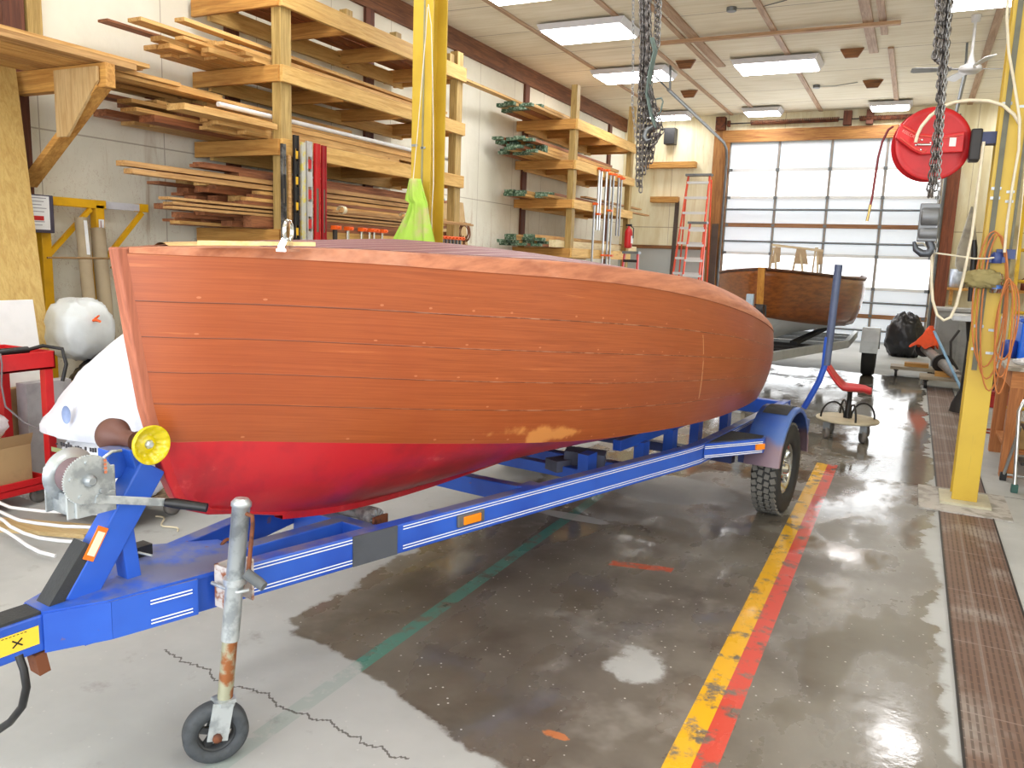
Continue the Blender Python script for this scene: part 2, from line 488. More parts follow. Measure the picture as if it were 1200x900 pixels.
# triangular ceiling gussets
for i, (x, y) in enumerate(((-3.72, 13.57), (-4.25, 15.9), (-1.19, 13.64), (-1.0, 15.94))):
    mb = MB().prism([(-.17, 0), (.17, 0), (.09, -.13), (-.09, -.13)], .05, Matrix.Translation((x, y, ZC-.002)) @ Matrix.Rotation(PI/2, 4, 'X'))
    trim(mb, DARKX)

# ---------------------------------------------------------------- overhead sectional door at the back
PAN = plain('door_panel', (226,232,238), .4, var=.03)
t = NT('frosted_window'); t.set(Base_Color=col(240,246,252), Roughness=.3, Emission_Color=(1,1,1,1), Emission_Strength=1.6); FROST = t.mat
t = NT('translucent_panel'); t.set(Base_Color=col(222,230,238), Roughness=.35, Emission_Color=col(226,236,248), Emission_Strength=.42); TRANS = t.mat
mb = MB().bx(DX0, DX1, YB+.06, YB+.10, 0, DZ)
door = struct(mb, 'door_1', PAN, origin=(-1.84, YB+.08, 0))
rows = [(0.03, .55, TRANS), (.58, 1.12, TRANS), (1.16, 1.80, FROST), (1.84, 2.42, TRANS), (2.46, 3.02, TRANS), (3.06, 3.62, FROST), (3.66, 4.20, TRANS)]
nc = 4; cw = (DX1-DX0)/nc
for z0, z1, mt in rows:
    for i in range(nc):
        a = DX0+i*cw
        build(MB().bx(a+.035, a+cw-.035, YB+.035, YB+.058, z0, z1), 'window' if mt is FROST else 'panel', mt, parent=door)
for i in range(1, nc):
    a = DX0+i*cw
    build(MB().bx(a-.022, a+.022, YB+.02, YB+.06, 0, DZ), 'stile', plain('stile_grey', (160,152,144), .5), parent=door)
build(MB().bx(DX0, DX0+.04, YB+.02, YB+.06, 0, DZ).bx(DX1-.04, DX1, YB+.02, YB+.06, 0, DZ), 'stile', plain('stile_grey', (126,118,112)), parent=door)
WB = wood('door_rail_wood', (170,124,84), (128,86,54), 0, rnd=.1)
for z in (2.44, .56): build(MB().bx(DX0, DX1, YB-.005, YB+.034, z-.045, z+.045), 'wooden_rail', WB, parent=door)
for z in (1.14, 1.82, 3.04, 3.64): build(MB().bx(DX0, DX1, YB+.02, YB+.05, z-.035, z+.035), 'rail', WHITEP, parent=door)
for z in (2.08, 2.78, .85, .26): build(MB().tube([(DX0, YB-.02, z), (DX1, YB-.02, z)], .022, 8), 'strut', GREYM, parent=door)
for z in (.57, 1.14, 1.82, 2.44, 3.04, 3.64):
    for i in range(nc+1):
        a = min(max(DX0+i*cw, DX0+.07), DX1-.07)
        build(MB().bx(a-.035, a+.035, YB-.012, YB+.02, z-.03, z+.03), 'hinge', GREYM, parent=door)
# door surround and torsion spring
trim(MB().bx(DX0-.34, DX0-.1, YB-.06, YB-.002, 0, 4.5), FRAMEZ)
trim(MB().bx(DX0-.1, DX0+.02, YB-.045, YB-.03, 0, 4.26), FRAMEZ)
trim(MB().bx(DX1+.02, DX1+.3, YB-.06, YB-.002, 0, 4.5), wood('door_post_red', (150,86,56), (108,58,38), 2))
trim(MB().bx(DX0-.1, DX1+.02, YB-.06, YB-.002, 4.24, 4.5), wood('door_header', (196,144,80), (142,88,44), 0, rnd=0))
o = thing('torsion_spring', 'rusty torsion spring and shaft over the big back door', 'spring', (-1.8, YB-.15, 4.5))
build(MB().tube([(-4.2, YB-.14, 4.63), (.5, YB-.14, 4.63)], .014, 8), 'shaft', DARKM, parent=o)
for a, b in ((-3.55, -1.75), (-1.35, .2)):
    path = [(a+(b-a)*i/400, YB-.14+.045*math.cos(i*.9), 4.63+.045*math.sin(i*.9)) for i in range(401)]
    build(MB().tube(path, .012, 5), 'spring_coil', RUST, parent=o)
build(MB().bx(-1.66, -1.5, YB-.17, YB-.003, 4.52, 4.8), 'centre_bracket', DARKZ, parent=o)
build(MB().bx(-1.22, -1.08, YB-.17, YB-.003, 4.52, 4.8), 'centre_bracket', DARKZ, parent=o)
build(MB().lathe([(.07, -.03), (.07, .03)], 20, Matrix.Translation((-4.02, YB-.14, 4.63)), ax='x').bx(-4.3, -4.1, YB-.2, YB-.003, 4.5, 4.78), 'cable_drum', RUST, parent=o)
# horizontal door tracks running back under the ceiling
for sx, nm in ((-1, 'left'), (1, 'right')):
    xx = DX0-.02 if sx < 0 else DX1+.04
    o = thing('door_track', 'steel %s track of the overhead door, sloping up under the ceiling' % ('left' if sx < 0 else 'right'), 'door track', (xx, 16, 4.4))
    mb = MB().tube([(xx, YB-.09, .02), (xx, YB-.09, 3.85), (xx, YB-.2, 4.08), (xx, YB-.5, 4.18), (xx, 13.7, 4.42)], .03, 8)
    build(mb, 'rail', GREYM, parent=o)
    build(MB().beam((xx, 13.8, 4.42), (xx+(-.02), 13.8, ZC-.004), .03, .03, (1,0,0)), 'hanger', GREYM, parent=o)
    if sx < 0: build(MB().beam((xx, 13.75, 4.42), (xx-.45, 13.5, ZC-.004), .02, .02), 'brace', GREYM, parent=o)
# ---------------------------------------------------------------- timber racks on the left wall
TIERS = [(3.70, 3.87), (3.05, 3.20), (2.40, 2.55), (1.57, 1.73)]
def timber_rack(y0, y1, xf, label, top0, top1, mids=()):
    o = thing('timber_rack', label, 'rack', ((WX+xf)/2, (y0+y1)/2, 0))
    xb = WX+.05
    for y, tp in ((y0, top0), (y1, top1)):
        build(MB().bx(xf-.11, xf, y-.07, y+.07, 0, tp), 'front_post', RACKZ, o, bevel=.004)
    for z0, z1 in TIERS:
        build(MB().bx(xf+.002, xf+.042, y0-.09, y1+.09, z0, z1), 'front_beam', RACKY, o, bevel=.004)
        build(MB().bx(xb+.11, xb+.15, y0-.02, y1+.1, z0-.02, z1-.03), 'back_beam', RACKY, o)
        build(MB().bx(xb, xf, y0-.115, y0-.072, z0+.0, z1-.004), 'end_arm', RACKX, o, bevel=.004)
        build(MB().bx(xb, xf, y1+.072, y1+.115, z0+.0, z1-.004), 'end_arm', RACKX, o, bevel=.004)
        n = max(2, round((y1-y0)/.95))
        for i in range(1, n+1):
            y = y0+(y1-y0)*i/n-.12
            build(MB().bx(xb, xf, y-.02, y+.02, z0+.01, z1-.004), 'joist', RACKX, o)
    return o
timber_rack(5.93, 9.07, -5.35, 'near timber storage rack of heavy posts and beams loaded with planks', 3.88, 4.05)
timber_rack(12.95, 15.95, -5.33, 'far timber storage rack with green-tipped planks and aluminium clamps', 4.42, 4.6)
# stub blocks standing along the top beam of the near rack
for i, y in enumerate((6.88, 7.75, 8.9)):
    solo(MB().bx(-5.46, -5.37, y-.05, y+.05, 3.87, 3.95 if i < 2 else 3.99), 'wood_block', RACKZ, 'short wooden block standing behind the top front beam of the near rack', 'block', 'blocks on the top of the near rack')

def board(x, y0, y1, z, w, h, name='lumber_board', mat=None, label='', group=None, tilt=0, skew=0):
    mb = MB()
    L = y1-y0
    M = Matrix.Translation((x, (y0+y1)/2, z+h/2)) @ Matrix.Rotation(skew, 4, 'Z') @ Matrix.Rotation(tilt, 4, 'X')
    mb.box((0,0,0), (w, L, h), M)
    return solo(mb, name, mat or WOODL, label, 'board', group, origin=(x, (y0+y1)/2, z))
def stack(xs, y0r, y1r, z0, layers, hs, label, group, mats, seed, gap=.0008, prof=None):
    """layers of boards side by side, ends ragged"""
    rg = random.Random(seed)
    for (xa, xb) in xs:
        z = z0; w = xb-xa
        nl = layers if not callable(layers) else layers((xa+xb)/2)
        for l in range(nl):
            h = rg.choice(hs)
            ww = w-rg.uniform(.008, .05)
            y0 = rg.uniform(*y0r); y1 = rg.uniform(*y1r)
            if rg.random() < .2: y0 -= .25
            board((xa+xb)/2+rg.uniform(-.006, .006), y0, y1, z, ww, h, mat=rg.choice(mats), label=label, group=group)
            z += h+gap
cols = [(-6.28, -6.1), (-6.1, -5.95), (-5.95, -5.75), (-5.75, -5.62), (-5.62, -5.475)]
# near rack, third tier
stack(cols, (5.0, 5.7), (7.8, 9.3), 3.202, 3, (.026, .03, .04), 'pale plank lying on the second highest shelf of the near timber rack', 'planks on the second highest shelf of the near rack', [WOODL], 1)
board(-5.97, 4.82, 9.2, 3.345, .16, .03, label='pale plank on top of the second highest shelf reaching furthest left', tilt=-.006)
board(-5.72, 5.0, 9.4, 3.376, .11, .03, label='narrow pale plank lying diagonally over the second highest shelf', skew=.03)
board(-6.2, 4.7, 8.0, 3.345, .12, .02, mat=WOODR, label='thin reddish batten at the wall side of the second highest shelf')
stack([(-6.28, -6.08), (-6.08, -5.9), (-5.9, -5.7), (-5.7, -5.48)], (5.85, 6.1), (8.9, 9.4), 3.872, 1, (.03,), 'dark plank lying on the highest shelf of the near rack, seen from below', 'planks on the highest shelf of the near rack', [WOODR], 9)
# second tier: thick stacks
stack(cols[:3], (4.6, 5.4), (7.6, 9.2), 2.552, 7, (.03, .04, .055), 'pale plank stacked on the shelf second from the bottom of the near rack, wall side', 'planks at the wall side of the second lowest shelf', [WOODL, WOODL, WOODR], 2)
stack(cols[3:], (5.2, 5.6), (7.8, 9.0), 2.552, 4, (.03, .036, .045), 'pale plank stacked on the shelf second from the bottom of the near rack, aisle side', 'planks at the aisle side of the second lowest shelf', [WOODL], 3)
# lowest tier: tall pile of red-brown planks between shelf and beam
stack([(-6.28, -6.1), (-6.1, -5.93), (-5.93, -5.76), (-5.76, -5.605)], (5.3, 5.75), (8.3, 9.4), 1.732, 13, (.026, .034, .05), 'red-brown plank in the tall pile on the lowest shelf of the near rack', 'planks in the tall pile of the near rack', [WOODR, WOODR, WOODR, WOODL], 4)
LB = wood('lumber_tan', (206,164,108), (160,116,66), 1, rnd=.1)
for i, (z, x, y0) in enumerate(((2.02, -5.50, 4.35), (2.075, -5.52, 4.3))):
    board(x-.02, y0, 8.8, z+.06, .10, .04, mat=LB, label=('lower' if i == 0 else 'upper')+' of two long tan planks reaching far left out of the tall pile')
for i, (z, y0, w) in enumerate(((1.70, 4.72, .13), (1.735, 4.72, .14), (1.775, 4.68, .16))):
    board(-5.53, y0, 8.5+.3*i, z+.14-.002*i, .11+.004*i, .022, mat=LB, label=('bottom', 'middle', 'top')[i]+' of three thin planks projecting under the two long tan planks')
board(-5.53, 5.6, 9.2, 1.732, .10, .105, mat=WOODR, label='square reddish timber carrying the thin planks on the lowest shelf')
for i in range(4): board(-5.53, 5.5+.07*i, 8.9, 1.935+.034*i, .10, .032, mat=[WOODR, WOODL][i % 2], label='thin board packed between the thin planks and the two long tan planks', group='boards packed under the long tan planks')
for i, y in enumerate((6.45, 8.0)):
    pass
# masking tape rings tied round strips
for i, y in enumerate((6.62, 7.72)):
    mb = MB().tube([(-5.2+.05*math.cos(a*PI/10), y, 1.985+.035*math.sin(a*PI/10)) for a in range(20)], .006, 6, closed=True)
    solo(MB().lathe([(.048, -.025), (.052, -.025), (.052, .025), (.048, .025), (.048, -.025)], 20, Matrix.Translation((-5.255, y, 1.955)) @ Matrix.Diagonal((1, 1, .8, 1)), cap=False, ax='y'), 'tape_loop', plain('cream_tape', (226,214,180), .6), ('left' if i == 0 else 'right')+' cream tape loop binding thin strips at the near rack', 'tape')
for i in range(5):
    board(-5.262+(.018 if i % 2 else -.018), 6.42+.05*i, 9.3, 1.925+.013*(i//2), .03, .011, mat=LB, label='thin wood strip bundled in cream tape loops on the near rack', group='thin strips bundled on the near rack')
# long white pipe lying on the second tier
solo(MB().tube([(-5.50, 5.25, 2.756), (-5.49, 9.2, 2.756)], .022, 10), 'plastic_pipe', WHITEP, 'long thin white plastic pipe lying over the planks of the near rack', 'pipe')

# far rack lumber with green end paint
GREEN = plain('green_end_paint', (52,84,58), .6, c2=(150,170,150), scale=30)
def gboard(x, y0, y1, z, w, h, label, group, m):
    mb = MB().bx(x-w/2, x+w/2, y0, y1, z, z+h); mb.bx(x-w/2-.002, x+w/2+.002, y0-.004, y0+.10, z-.0015, z+h+.0015, mi=1)
    solo(mb, 'lumber_board', [m, GREEN], label, 'board', group)
rg = random.Random(11)
for (z0, n, ya, nm, xr) in ((3.872, 2, 11.6, 'the highest shelf', 4), (3.204, 5, 11.7, 'the second highest shelf', 4), (2.554, 2, 12.2, 'the second lowest shelf', 4), (1.736, 4, 11.9, 'the lowest shelf', 4)):
    for ci in range(xr):
        x = -6.22+ci*.19; z = z0
        for l in range(n-(1 if ci == xr-1 and n > 2 else 0)):
            h = rg.choice((.04, .05)); y0 = ya+rg.uniform(0, .5)
            gboard(x, y0, 15.6+rg.uniform(-.3, .6), z+.0015, .165, h, 'plank with green painted end lying on '+nm+' of the far rack', 'green-tipped planks on '+nm, rg.choice([WOODL, WOODR, WOODL]))
            z += h+.005
board(-5.505, 12.5, 16.9, 1.736, .12, .12, mat=wood('lumber_white', (240,226,186), (216,194,146), 1, rnd=.05), label='thick very pale timber at the aisle side of the lowest shelf of the far rack')
board(-5.66, 14.2, 17.6, 2.68, .12, .03, mat=LB, label='tan plank sticking out of the back end of the far rack, upper')
board(-5.51, 14.0, 17.7, 2.553, .12, .03, mat=LB, label='tan plank sticking out of the back end of the far rack, by the aisle')
board(-6.0, 9.4, 14.5, 3.875+.11, .12, .03, mat=WOODL, label='long plank bridging from the near rack toward the top of the far rack')
# wall shelf arms at the back wall
for i, (x0, x1, z) in enumerate(((-5.25, -4.75, 3.66), (-5.55, -5.2, 2.9))):
    pass

# triangular wall bracket at the left with lumber on it
o = thing('wall_bracket', 'wooden triangular bracket with diagonal brace holding planks at the left wall', 'bracket', (WX+.3, 4.11, 2.0))
build(MB().bx(WX+.05, -5.36, 4.07, 4.15, 2.66, 2.83), 'arm', RACKX, o, bevel=.005)
build(MB().beam((-5.45, 4.11, 2.68), (WX+.09, 4.11, 1.98), .05, .12, (0,1,0)), 'brace', RACKX, o, bevel=.004)
build(MB().prism([(-5.75, 2.80), (-5.42, 2.80), (-5.42, 2.70), (-5.78, 2.32), (-5.9, 2.32), (-5.9, 2.8)], .02, Matrix.Translation((0, 4.05, 0)) @ Matrix.Rotation(PI/2, 4, 'X')), 'gusset_plate', wood('gusset_ply', (206,178,130), (180,146,96), 2, rnd=0), o)
spec = [(-5.45, 1.8, 4.35, 2.832, .14, .045), (-5.62, 1.8, 4.9, 2.832, .15, .03), (-5.8, 1.8, 5.5, 2.832, .17, .03), (-5.98, 1.8, 5.7, 2.832, .16, .04), (-6.2, 1.8, 5.2, 2.832, .2, .03),
        (-5.5, 1.8, 4.5, 2.88, .16, .03), (-5.7, 1.8, 4.55, 2.88, .14, .028), (-5.9, 1.8, 5.6, 2.88, .18, .03), (-6.15, 1.8, 5.0, 2.88, .2, .03), (-5.78, 1.8, 4.65, 2.915, .2, .026), (-6.05, 1.8, 4.9, 2.915, .16, .026)]
for i, (x, y0, y1, z, w, h) in enumerate(spec):
    board(x, y0, y1, z, w, h, mat=LB if i % 3 == 0 else WOODL, label='long pale plank lying over the triangular wall bracket at the far left', group='planks over the wall bracket')
board(-5.66, 4.2, 6.0, 2.80, .17, .028, mat=WOODL, label='wide pale plank bridging from the wall bracket to the near rack')
board(-5.44, 4.75, 5.8, 2.62, .2, .05, mat=WOODL, label='short thick square-ended plank projecting beside the near rack post')
# ---------------------------------------------------------------- boat and trailer frame of reference
ANG = math.radians(6.5); TC = -2.19
dv = Vector((math.sin(ANG), math.cos(ANG), 0)); nv = Vector((math.cos(ANG), -math.sin(ANG), 0))
BF = Matrix.Translation(nv*TC) @ Matrix.Rotation(-ANG, 4, 'Z')     # local x = across, local y = along, z = up
def BP(t, s, z=0): return BF @ Vector((t, s, z))

t = NT('varnished_planking'); uv = t.uv(); U, V, _ = t.xyz(uv); p = t.obj()
pid = V.floor()
g = t.noise(t.comb(U*1.3+pid*7.7, V*9, 0), 2.2, 6, .65, .8)
tone = t.white(pid+3.3)
c = t.mix(t.ss(g, .28, .75), col(174,90,46), col(136,64,28))
c = t.mix(tone*.35, c, col(152,72,30))
c = t.mix(t.ss(t.noise(p, 1.3, 4, .6), .45, .7)*.5, c, col(146,64,30))
c = t.mix(t.ss(U, 2.2, 5.2)*.45, c, col(124,60,34))  # darker toward the stern: falloff of light painted into the planking colour
c = t.mix(t.ss(t.noise(t.comb(U*.6, V*2, 2), 3, 5, .7), .63, .72)*.35, c, col(222,138,80))
fr = V.fract(); sd = fr.min(1-fr)
stem_clear = V.gt(.4)
c = t.mix(sd.lt(.013)*stem_clear*V.lt(4.6), c, t.mix(t.ss(t.noise(t.comb(U*3, V, 0), 3, 4), .45, .6)*t.ss(U, 1.6, 2.6)*.6, col(100,50,28), col(196,146,116)))
# plugs over the fastenings
px_ = (U/.155).fract()-.5; py_ = fr-.5
plug = (px_*px_*.45+ (fr-.12)*(fr-.12)*1.0).lt(.0006)*t.white((U/.155).floor()*3.1+pid*5.7).gt(.45)
c = t.mix(plug*.35, c, col(226,150,108))
# patches of bare wood low on the side, and a long scratch
c = t.mix(t.ss((U-2.72).abs()*2.2+(V-.30).abs()*.9+(t.noise(p, 7, 4)-.5)*1.4, .42, .18)*.75, c, col(216,146,78))
c = t.mix(((U-3.78)+(V-2.2)*.05).abs().lt(.0045)*V.gt(1.1)*V.lt(3.9)*t.noise(p, 30, 2).gt(.42)*.7, c, col(206,150,104))
t.set(Base_Color=c, Roughness=t.math('ADD', t.noise(p, 3, 4)*.25, .26), Coat_Weight=.12, Coat_Roughness=.25)
t.bump(t.ss(sd, 0, .02)*.8+t.noise(p, 3.5, 2)*.25, .35, .004)
HULLM = t.mat
t = NT('red_bottom_paint'); p = t.obj()
c = t.mix(t.ss(t.noise(p, 2.6, 5, .65), .42, .68), col(188,34,42), col(150,32,42))
c = t.mix(t.ss(t.noise(p, 6, 5, .7), .62, .72)*.5, c, col(214,96,88))
t.set(Base_Color=c, Roughness=.32); t.bump(t.noise(p, 5, 3), .15, .01); REDB = t.mat
t = NT('bleached_covering_board'); p = t.obj()
g = t.noise(t.scale(p, (10, 1, 10)), 3, 5, .6)
c = t.mix(t.ss(g, .3, .7), col(184,118,84), col(146,84,58)); c = t.mix(t.ss(t.noise(p, 2.2, 5, .7), .5, .68)*.5, c, col(198,144,116))
t.set(Base_Color=c, Roughness=.6); COVM = t.mat
t = NT('maroon_deck'); p = t.obj(); X, Y, Z = t.xyz(p)
c = t.mix(t.noise(p, 5, 4), col(118,46,58), col(96,34,46)); c = t.mix((X/.055).fract().lt(.06)*.8, c, col(210,190,180))
t.set(Base_Color=c, Roughness=.5); DECKM = t.mat

stem = [(1.297, 1.535), (1.334, 1.267), (1.366, 1.061), (1.395, .95), (1.427, .837), (1.455, .77), (1.498, .718), (1.575, .684), (1.70, .655)]
def stem_s(z):
    for (s0, z0), (s1, z1) in zip(stem, stem[1:]):
        if z1 <= z <= z0: return s0+(s1-s0)*(z0-z)/(z0-z1)
    return stem[0][0] if z > stem[0][1] else stem[-1][0]
ST = [1.45, 1.6, 1.9, 2.2, 2.6, 3.0, 3.4, 3.8, 4.2, 4.6, 5.0, 5.3, 5.48]
C_ = [(.05,.953), (.11,.940), (.26,.905), (.39,.869), (.54,.823), (.65,.782), (.725,.756), (.78,.735), (.815,.722), (.82,.716), (.79,.705), (.73,.69), (.66,.70)]
S_ = [(.14,1.520), (.25,1.520), (.44,1.512), (.58,1.497), (.71,1.479), (.80,1.454), (.86,1.416), (.90,1.367), (.92,1.307), (.91,1.237), (.865,1.165), (.79,1.12), (.69,1.10)]
D_ = [(.12,1.541), (.23,1.548), (.41,1.553), (.54,1.547), (.66,1.541), (.74,1.525), (.79,1.50), (.81,1.471), (.805,1.418), (.775,1.362), (.71,1.312), (.62,1.275), (.53,1.25)]
K_ = [(.010,.70), (.010,.672), (.012,.605), (.014,.560), (.016,.537), (.016,.534), (.016,.536), (.016,.54), (.016,.545), (.016,.55), (.016,.555), (.016,.56), (.016,.565)]
SEAM = [0, .217, .386, .575, .758, 1.0]
def fv(f):
    for i in range(5):
        if f <= SEAM[i+1]+1e-9: return i+(f-SEAM[i])/(SEAM[i+1]-SEAM[i])
    return 5
def cr_interp(vals, x):
    """Catmull-Rom through the station table"""
    n = len(ST)
    i = 0
    while i < n-2 and x > ST[i+1]: i += 1
    x0, x1 = ST[i], ST[i+1]; u = (x-x0)/(x1-x0)
    out = []
    for k in range(2):
        p1, p2 = vals[i][k], vals[i+1][k]
        m1 = (p2-vals[i-1][k])/(x1-ST[i-1])*(x1-x0) if i > 0 else (p2-p1)
        m2 = (vals[i+2][k]-p1)/(ST[i+2]-x0)*(x1-x0) if i+2 < n else (p2-p1)
        out.append((2*u**3-3*u*u+1)*p1+(u**3-2*u*u+u)*m1+(-2*u**3+3*u*u)*p2+(u**3-u*u)*m2)
    return out
S_LIST = [1.45+(5.48-1.45)*i/56 for i in range(57)]
NF = 20; fs_ = [i/NF for i in range(NF+1)]
def side_pt(s, f, sgn):
    c = cr_interp(C_, s); sh = cr_interp(S_, s)
    b = .035*math.sin(PI*f)*min(1, (s-1.3)/1.5)
    return (sgn*(c[0]+(sh[0]-c[0])*f**.85+b), s, c[1]+(sh[1]-c[1])*f)
def stem_row(f):
    z = .957+(1.522-.957)*f
    return z
boat = thing('wooden_launch', 'varnished carvel-planked wooden launch with red bottom on the blue trailer', 'boat', BP(0, 3.4, 0), -ANG)
# planked topsides, one mesh per side plus transom
for sgn, nm in ((1, 'planked_side'), (-1, 'planked_side')):
    mb = MB(); mb.uv = []; rows = []
    rows.append([(sgn*.022, stem_s(stem_row(f))+.028, stem_row(f)) for f in fs_])
    for s in S_LIST: rows.append([side_pt(s, f, sgn) for f in fs_])
    if sgn < 0: rows = [r[::-1] for r in rows]; ff = fs_[::-1]
    else: ff = fs_
    mb.grid([[Vector(q) for q in r] for r in rows])
    for r in rows:
        for q, f in zip(r, ff): mb.uv.append((q[1], fv(f)))
    build(mb, nm, HULLM, boat, frame=BF)
# bottom below the chine
for sgn in (1, -1):
    rows = []
    zr = [(.957, 0), (.84, 0), (.74, 0), (.69, 0), (.668, 0)]
    def brow(s):
        c = cr_interp(C_, s); k = cr_interp(K_, s)
        out = []
        for i in range(9):
            u = i/8
            bulge = .03*math.sin(PI*u)*min(1, (s-1.4)/.6)*max(0, min(1, (3.1-s)/.9))
            out.append((sgn*(c[0]+(k[0]-c[0])*u+bulge*.8), s, c[1]+(k[1]-c[1])*u-bulge*.6))
        return out
    r0 = []
    for i in range(9):
        z = .957+(.672-.957)*i/8; r0.append((sgn*.022, stem_s(z)+.03, z))
    r1 = []
    for i in range(9):
        u = i/8; z = .953+(.664-.953)*u
        r1.append((sgn*(.05-.02*u), max(1.45, stem_s(z)+.05), z))
    rows = [r0, r1]
    for j, s in enumerate(S_LIST[1:]):
        r = brow(s)
        r = [(x, max(y, stem_s(z)+.05) if y < 1.72 else y, max(z, .66) if y < 1.7 else z) for x, y, z in r]
        rows.append(r)
    if sgn > 0: rows = [r[::-1] for r in rows]
    mb = MB().grid([[Vector(q) for q in r] for r in rows])
    build(mb, 'bottom_planking', REDB, boat, frame=BF)
# stem and keel
outer = stem; inner = [(s+.075, z+(.012 if z < .72 else 0)) for s, z in stem][::-1]
mb = MB()
poly = [(s, z) for s, z in outer if z > .94]+[(stem_s(.957)+.075, .957)]+[(s, z) for s, z in inner if z > .97]
FR = Matrix(((0,0,1,0),(1,0,0,0),(0,1,0,0),(0,0,0,1)))
build(MB().prism([(1.297,1.537),(1.334,1.267),(1.366,1.061),(1.393,.957),(1.44,.957),(1.415,1.061),(1.385,1.267),(1.35,1.537)], .046, FR), 'stem', wood('stem_wood', (186,112,84), (150,84,62), 2, rnd=0), boat, frame=BF, bevel=.006)
build(MB().prism([(1.393,.957),(1.427,.837),(1.455,.77),(1.498,.718),(1.575,.684),(1.70,.655),(1.9,.596),(1.95,.62),(1.72,.69),(1.6,.73),(1.52,.80),(1.46,.957)], .046, FR), 'forefoot', REDB, boat, frame=BF, bevel=.006)
mb = MB().grid([[Vector((x, s, z)) for x, z in ((-.022, k[1]+.02), (-.022, k[1]-.02), (.022, k[1]-.02), (.022, k[1]+.02))] for s in [1.88+i*.1 for i in range(37)] for k in [cr_interp(K_, s)]], smooth=False, closed=True)
build(mb, 'keel', REDB, boat, frame=BF)
# covering boards rolling in from the sheer to the deck edge, deck and transom
def cov(s, u, sgn):
    a = cr_interp(S_, s); d = cr_interp(D_, s)
    b = .35*min(1, max(0, (s-2)/2.5))
    x = a[0]+(d[0]-a[0])*(u**(1+b)); z = a[1]+(d[1]-a[1])*(u**(1-b*.45))
    return (sgn*(x+.004), s, z)
for sgn in (1, -1):
    rows = [[(sgn*.03, stem_s(1.52)+.03+0*u, 1.522+(1.537-1.522)*u) for u in [i/6 for i in range(7)]]+[(sgn*.0, 1.345, 1.538)]]
    for s in S_LIST:
        d = cr_interp(D_, s)
        rows.append([cov(s, i/6, sgn) for i in range(7)]+[(sgn*max(0, d[0]-.10), s, d[1]+.004)])
    if sgn < 0: rows = [r[::-1] for r in rows]
    build(MB().grid([[Vector(q) for q in r] for r in rows]), 'covering_board', COVM, boat, frame=BF)
rows = []
for s in S_LIST:
    d = cr_interp(D_, s); w = max(.004, d[0]-.085); cw_ = .010+.045*min(1, max(0, (s-1.75)/.7))
    rows.append([Vector((w*q, s, d[1]+.0045+cw_*(1-q*q))) for q in [-1+i/6 for i in range(13)]])
build(MB().grid([r for r in rows[3:]]), 'deck', DECKM, boat, frame=BF)
build(MB().grid([r for r in rows[:4]]), 'foredeck', wood('foredeck_wood', (216,178,120), (190,146,90), 1, rnd=0), boat, frame=BF)
# transom, slightly crowned
s = S_LIST[-1]; ring = [side_pt(s, f, 1) for f in fs_]+[cov(s, i/6, 1) for i in range(1, 7)]
top = [(x, s, cr_interp(D_, s)[1]+.02) for x in (.35, 0, -.35)]
ringL = [(-x, y, z) for x, y, z in ring][::-1]
bot = [brow(s)[i] for i in range(9)]
botR = [(abs(x), y, z) for x, y, z in bot]; botL = [(-abs(x), y, z) for x, y, z in bot]
loop = ring+top+ringL+botL[1:]+botR[::-1][:-1]
mid = Vector((0, s+.06, 1.0)); n = len(loop)
rows = []
for u in (0, .08, .25, .6, .95):
    rows.append([Vector(q)*(1-u)+Vector((mid.x, s, mid.z))*u+Vector((0, .07*math.sin(min(1, u*1.6)*PI/2), 0)) for q in loop])
mb = MB().grid(rows, closed=True); mb.add(rows[-1], [tuple(range(n))])
build(mb, 'transom', HULLM, boat, frame=BF)
# light moulding batten lying on the foredeck, and bow fitting
build(MB().beam((.16, 1.46, 1.558), (.36, 1.72, 1.566), .05, .012), 'deck_batten', wood('pale_batten', (238,206,150), (214,176,112), 1, rnd=0), boat, frame=BF)
q = at(325, 283, Y=1.72)
fm = MB()
M = Matrix.Translation((.335, 1.64, 1.60)) @ Matrix.Rotation(math.radians(-68), 4, 'Z')
fm.tube([M @ Vector((.024*math.cos(a), 0, .024*math.sin(a)*1.25)) for a in [2*PI*i/24 for i in range(24)]], .0065, 8, closed=True)
fm.box((0, 0, -.043), (.03, .02, .02), M).prism([(.02, -.02), (.045, -.045), (.045, -.052), (.0, -.052), (.0, -.03)], .02, M @ Matrix.Rotation(PI/2, 4, 'X'))
build(fm, 'bow_eye', CHROME, boat, frame=BF, label='bright steel ring fitting')
build(MB().box((0, 0, -.055), (.09, .03, .008), M), 'bow_eye_base', CHROME, boat, frame=BF)
# ---------------------------------------------------------------- blue boat trailer
t = NT('blue_paint'); p = t.obj(); g = t.noise(p, 6, 5, .65)
c = t.mix(t.ss(t.noise(p, 2.5, 3), .35, .7), col(44,94,198), col(34,74,172))
nz = E_(t, t.n('ShaderNodeNewGeometry').outputs['Normal']); nx_, ny_, nz_ = t.xyz(nz)
c = t.mix(t.ss(nz_, .7, .95)*t.ss(g, .38, .6)*.75, c, col(124,126,138))      # dust lying on the top faces
c = t.mix(t.ss(t.noise(p, 11, 5, .7), .66, .71)*.7, c, col(128,88,66))
t.set(Base_Color=c, Roughness=.38); BLUE = t.mat
WSTR = plain('white_pinstripe', (236,240,244), .5, var=.02)
AMBER = plain('amber_lens', (250,140,24), .25, var=.03)
TREAD = plain('dark_tread_pad', (52,54,56), .8, bump=.5, bscale=120)
TR = thing('boat_trailer', 'blue boat trailer with white pinstripes, winch post and jockey wheel', 'trailer', BP(0, 3.4, 0), -ANG)
def tp(mb, name, mat, parent=None, **k): return build(mb, name, mat, parent or TR, frame=BF, **k)
RH, RZ = .115, .55
def rail_t(s):
    if s < 4.25: return .134+.207*(s-1.48)
    return .707
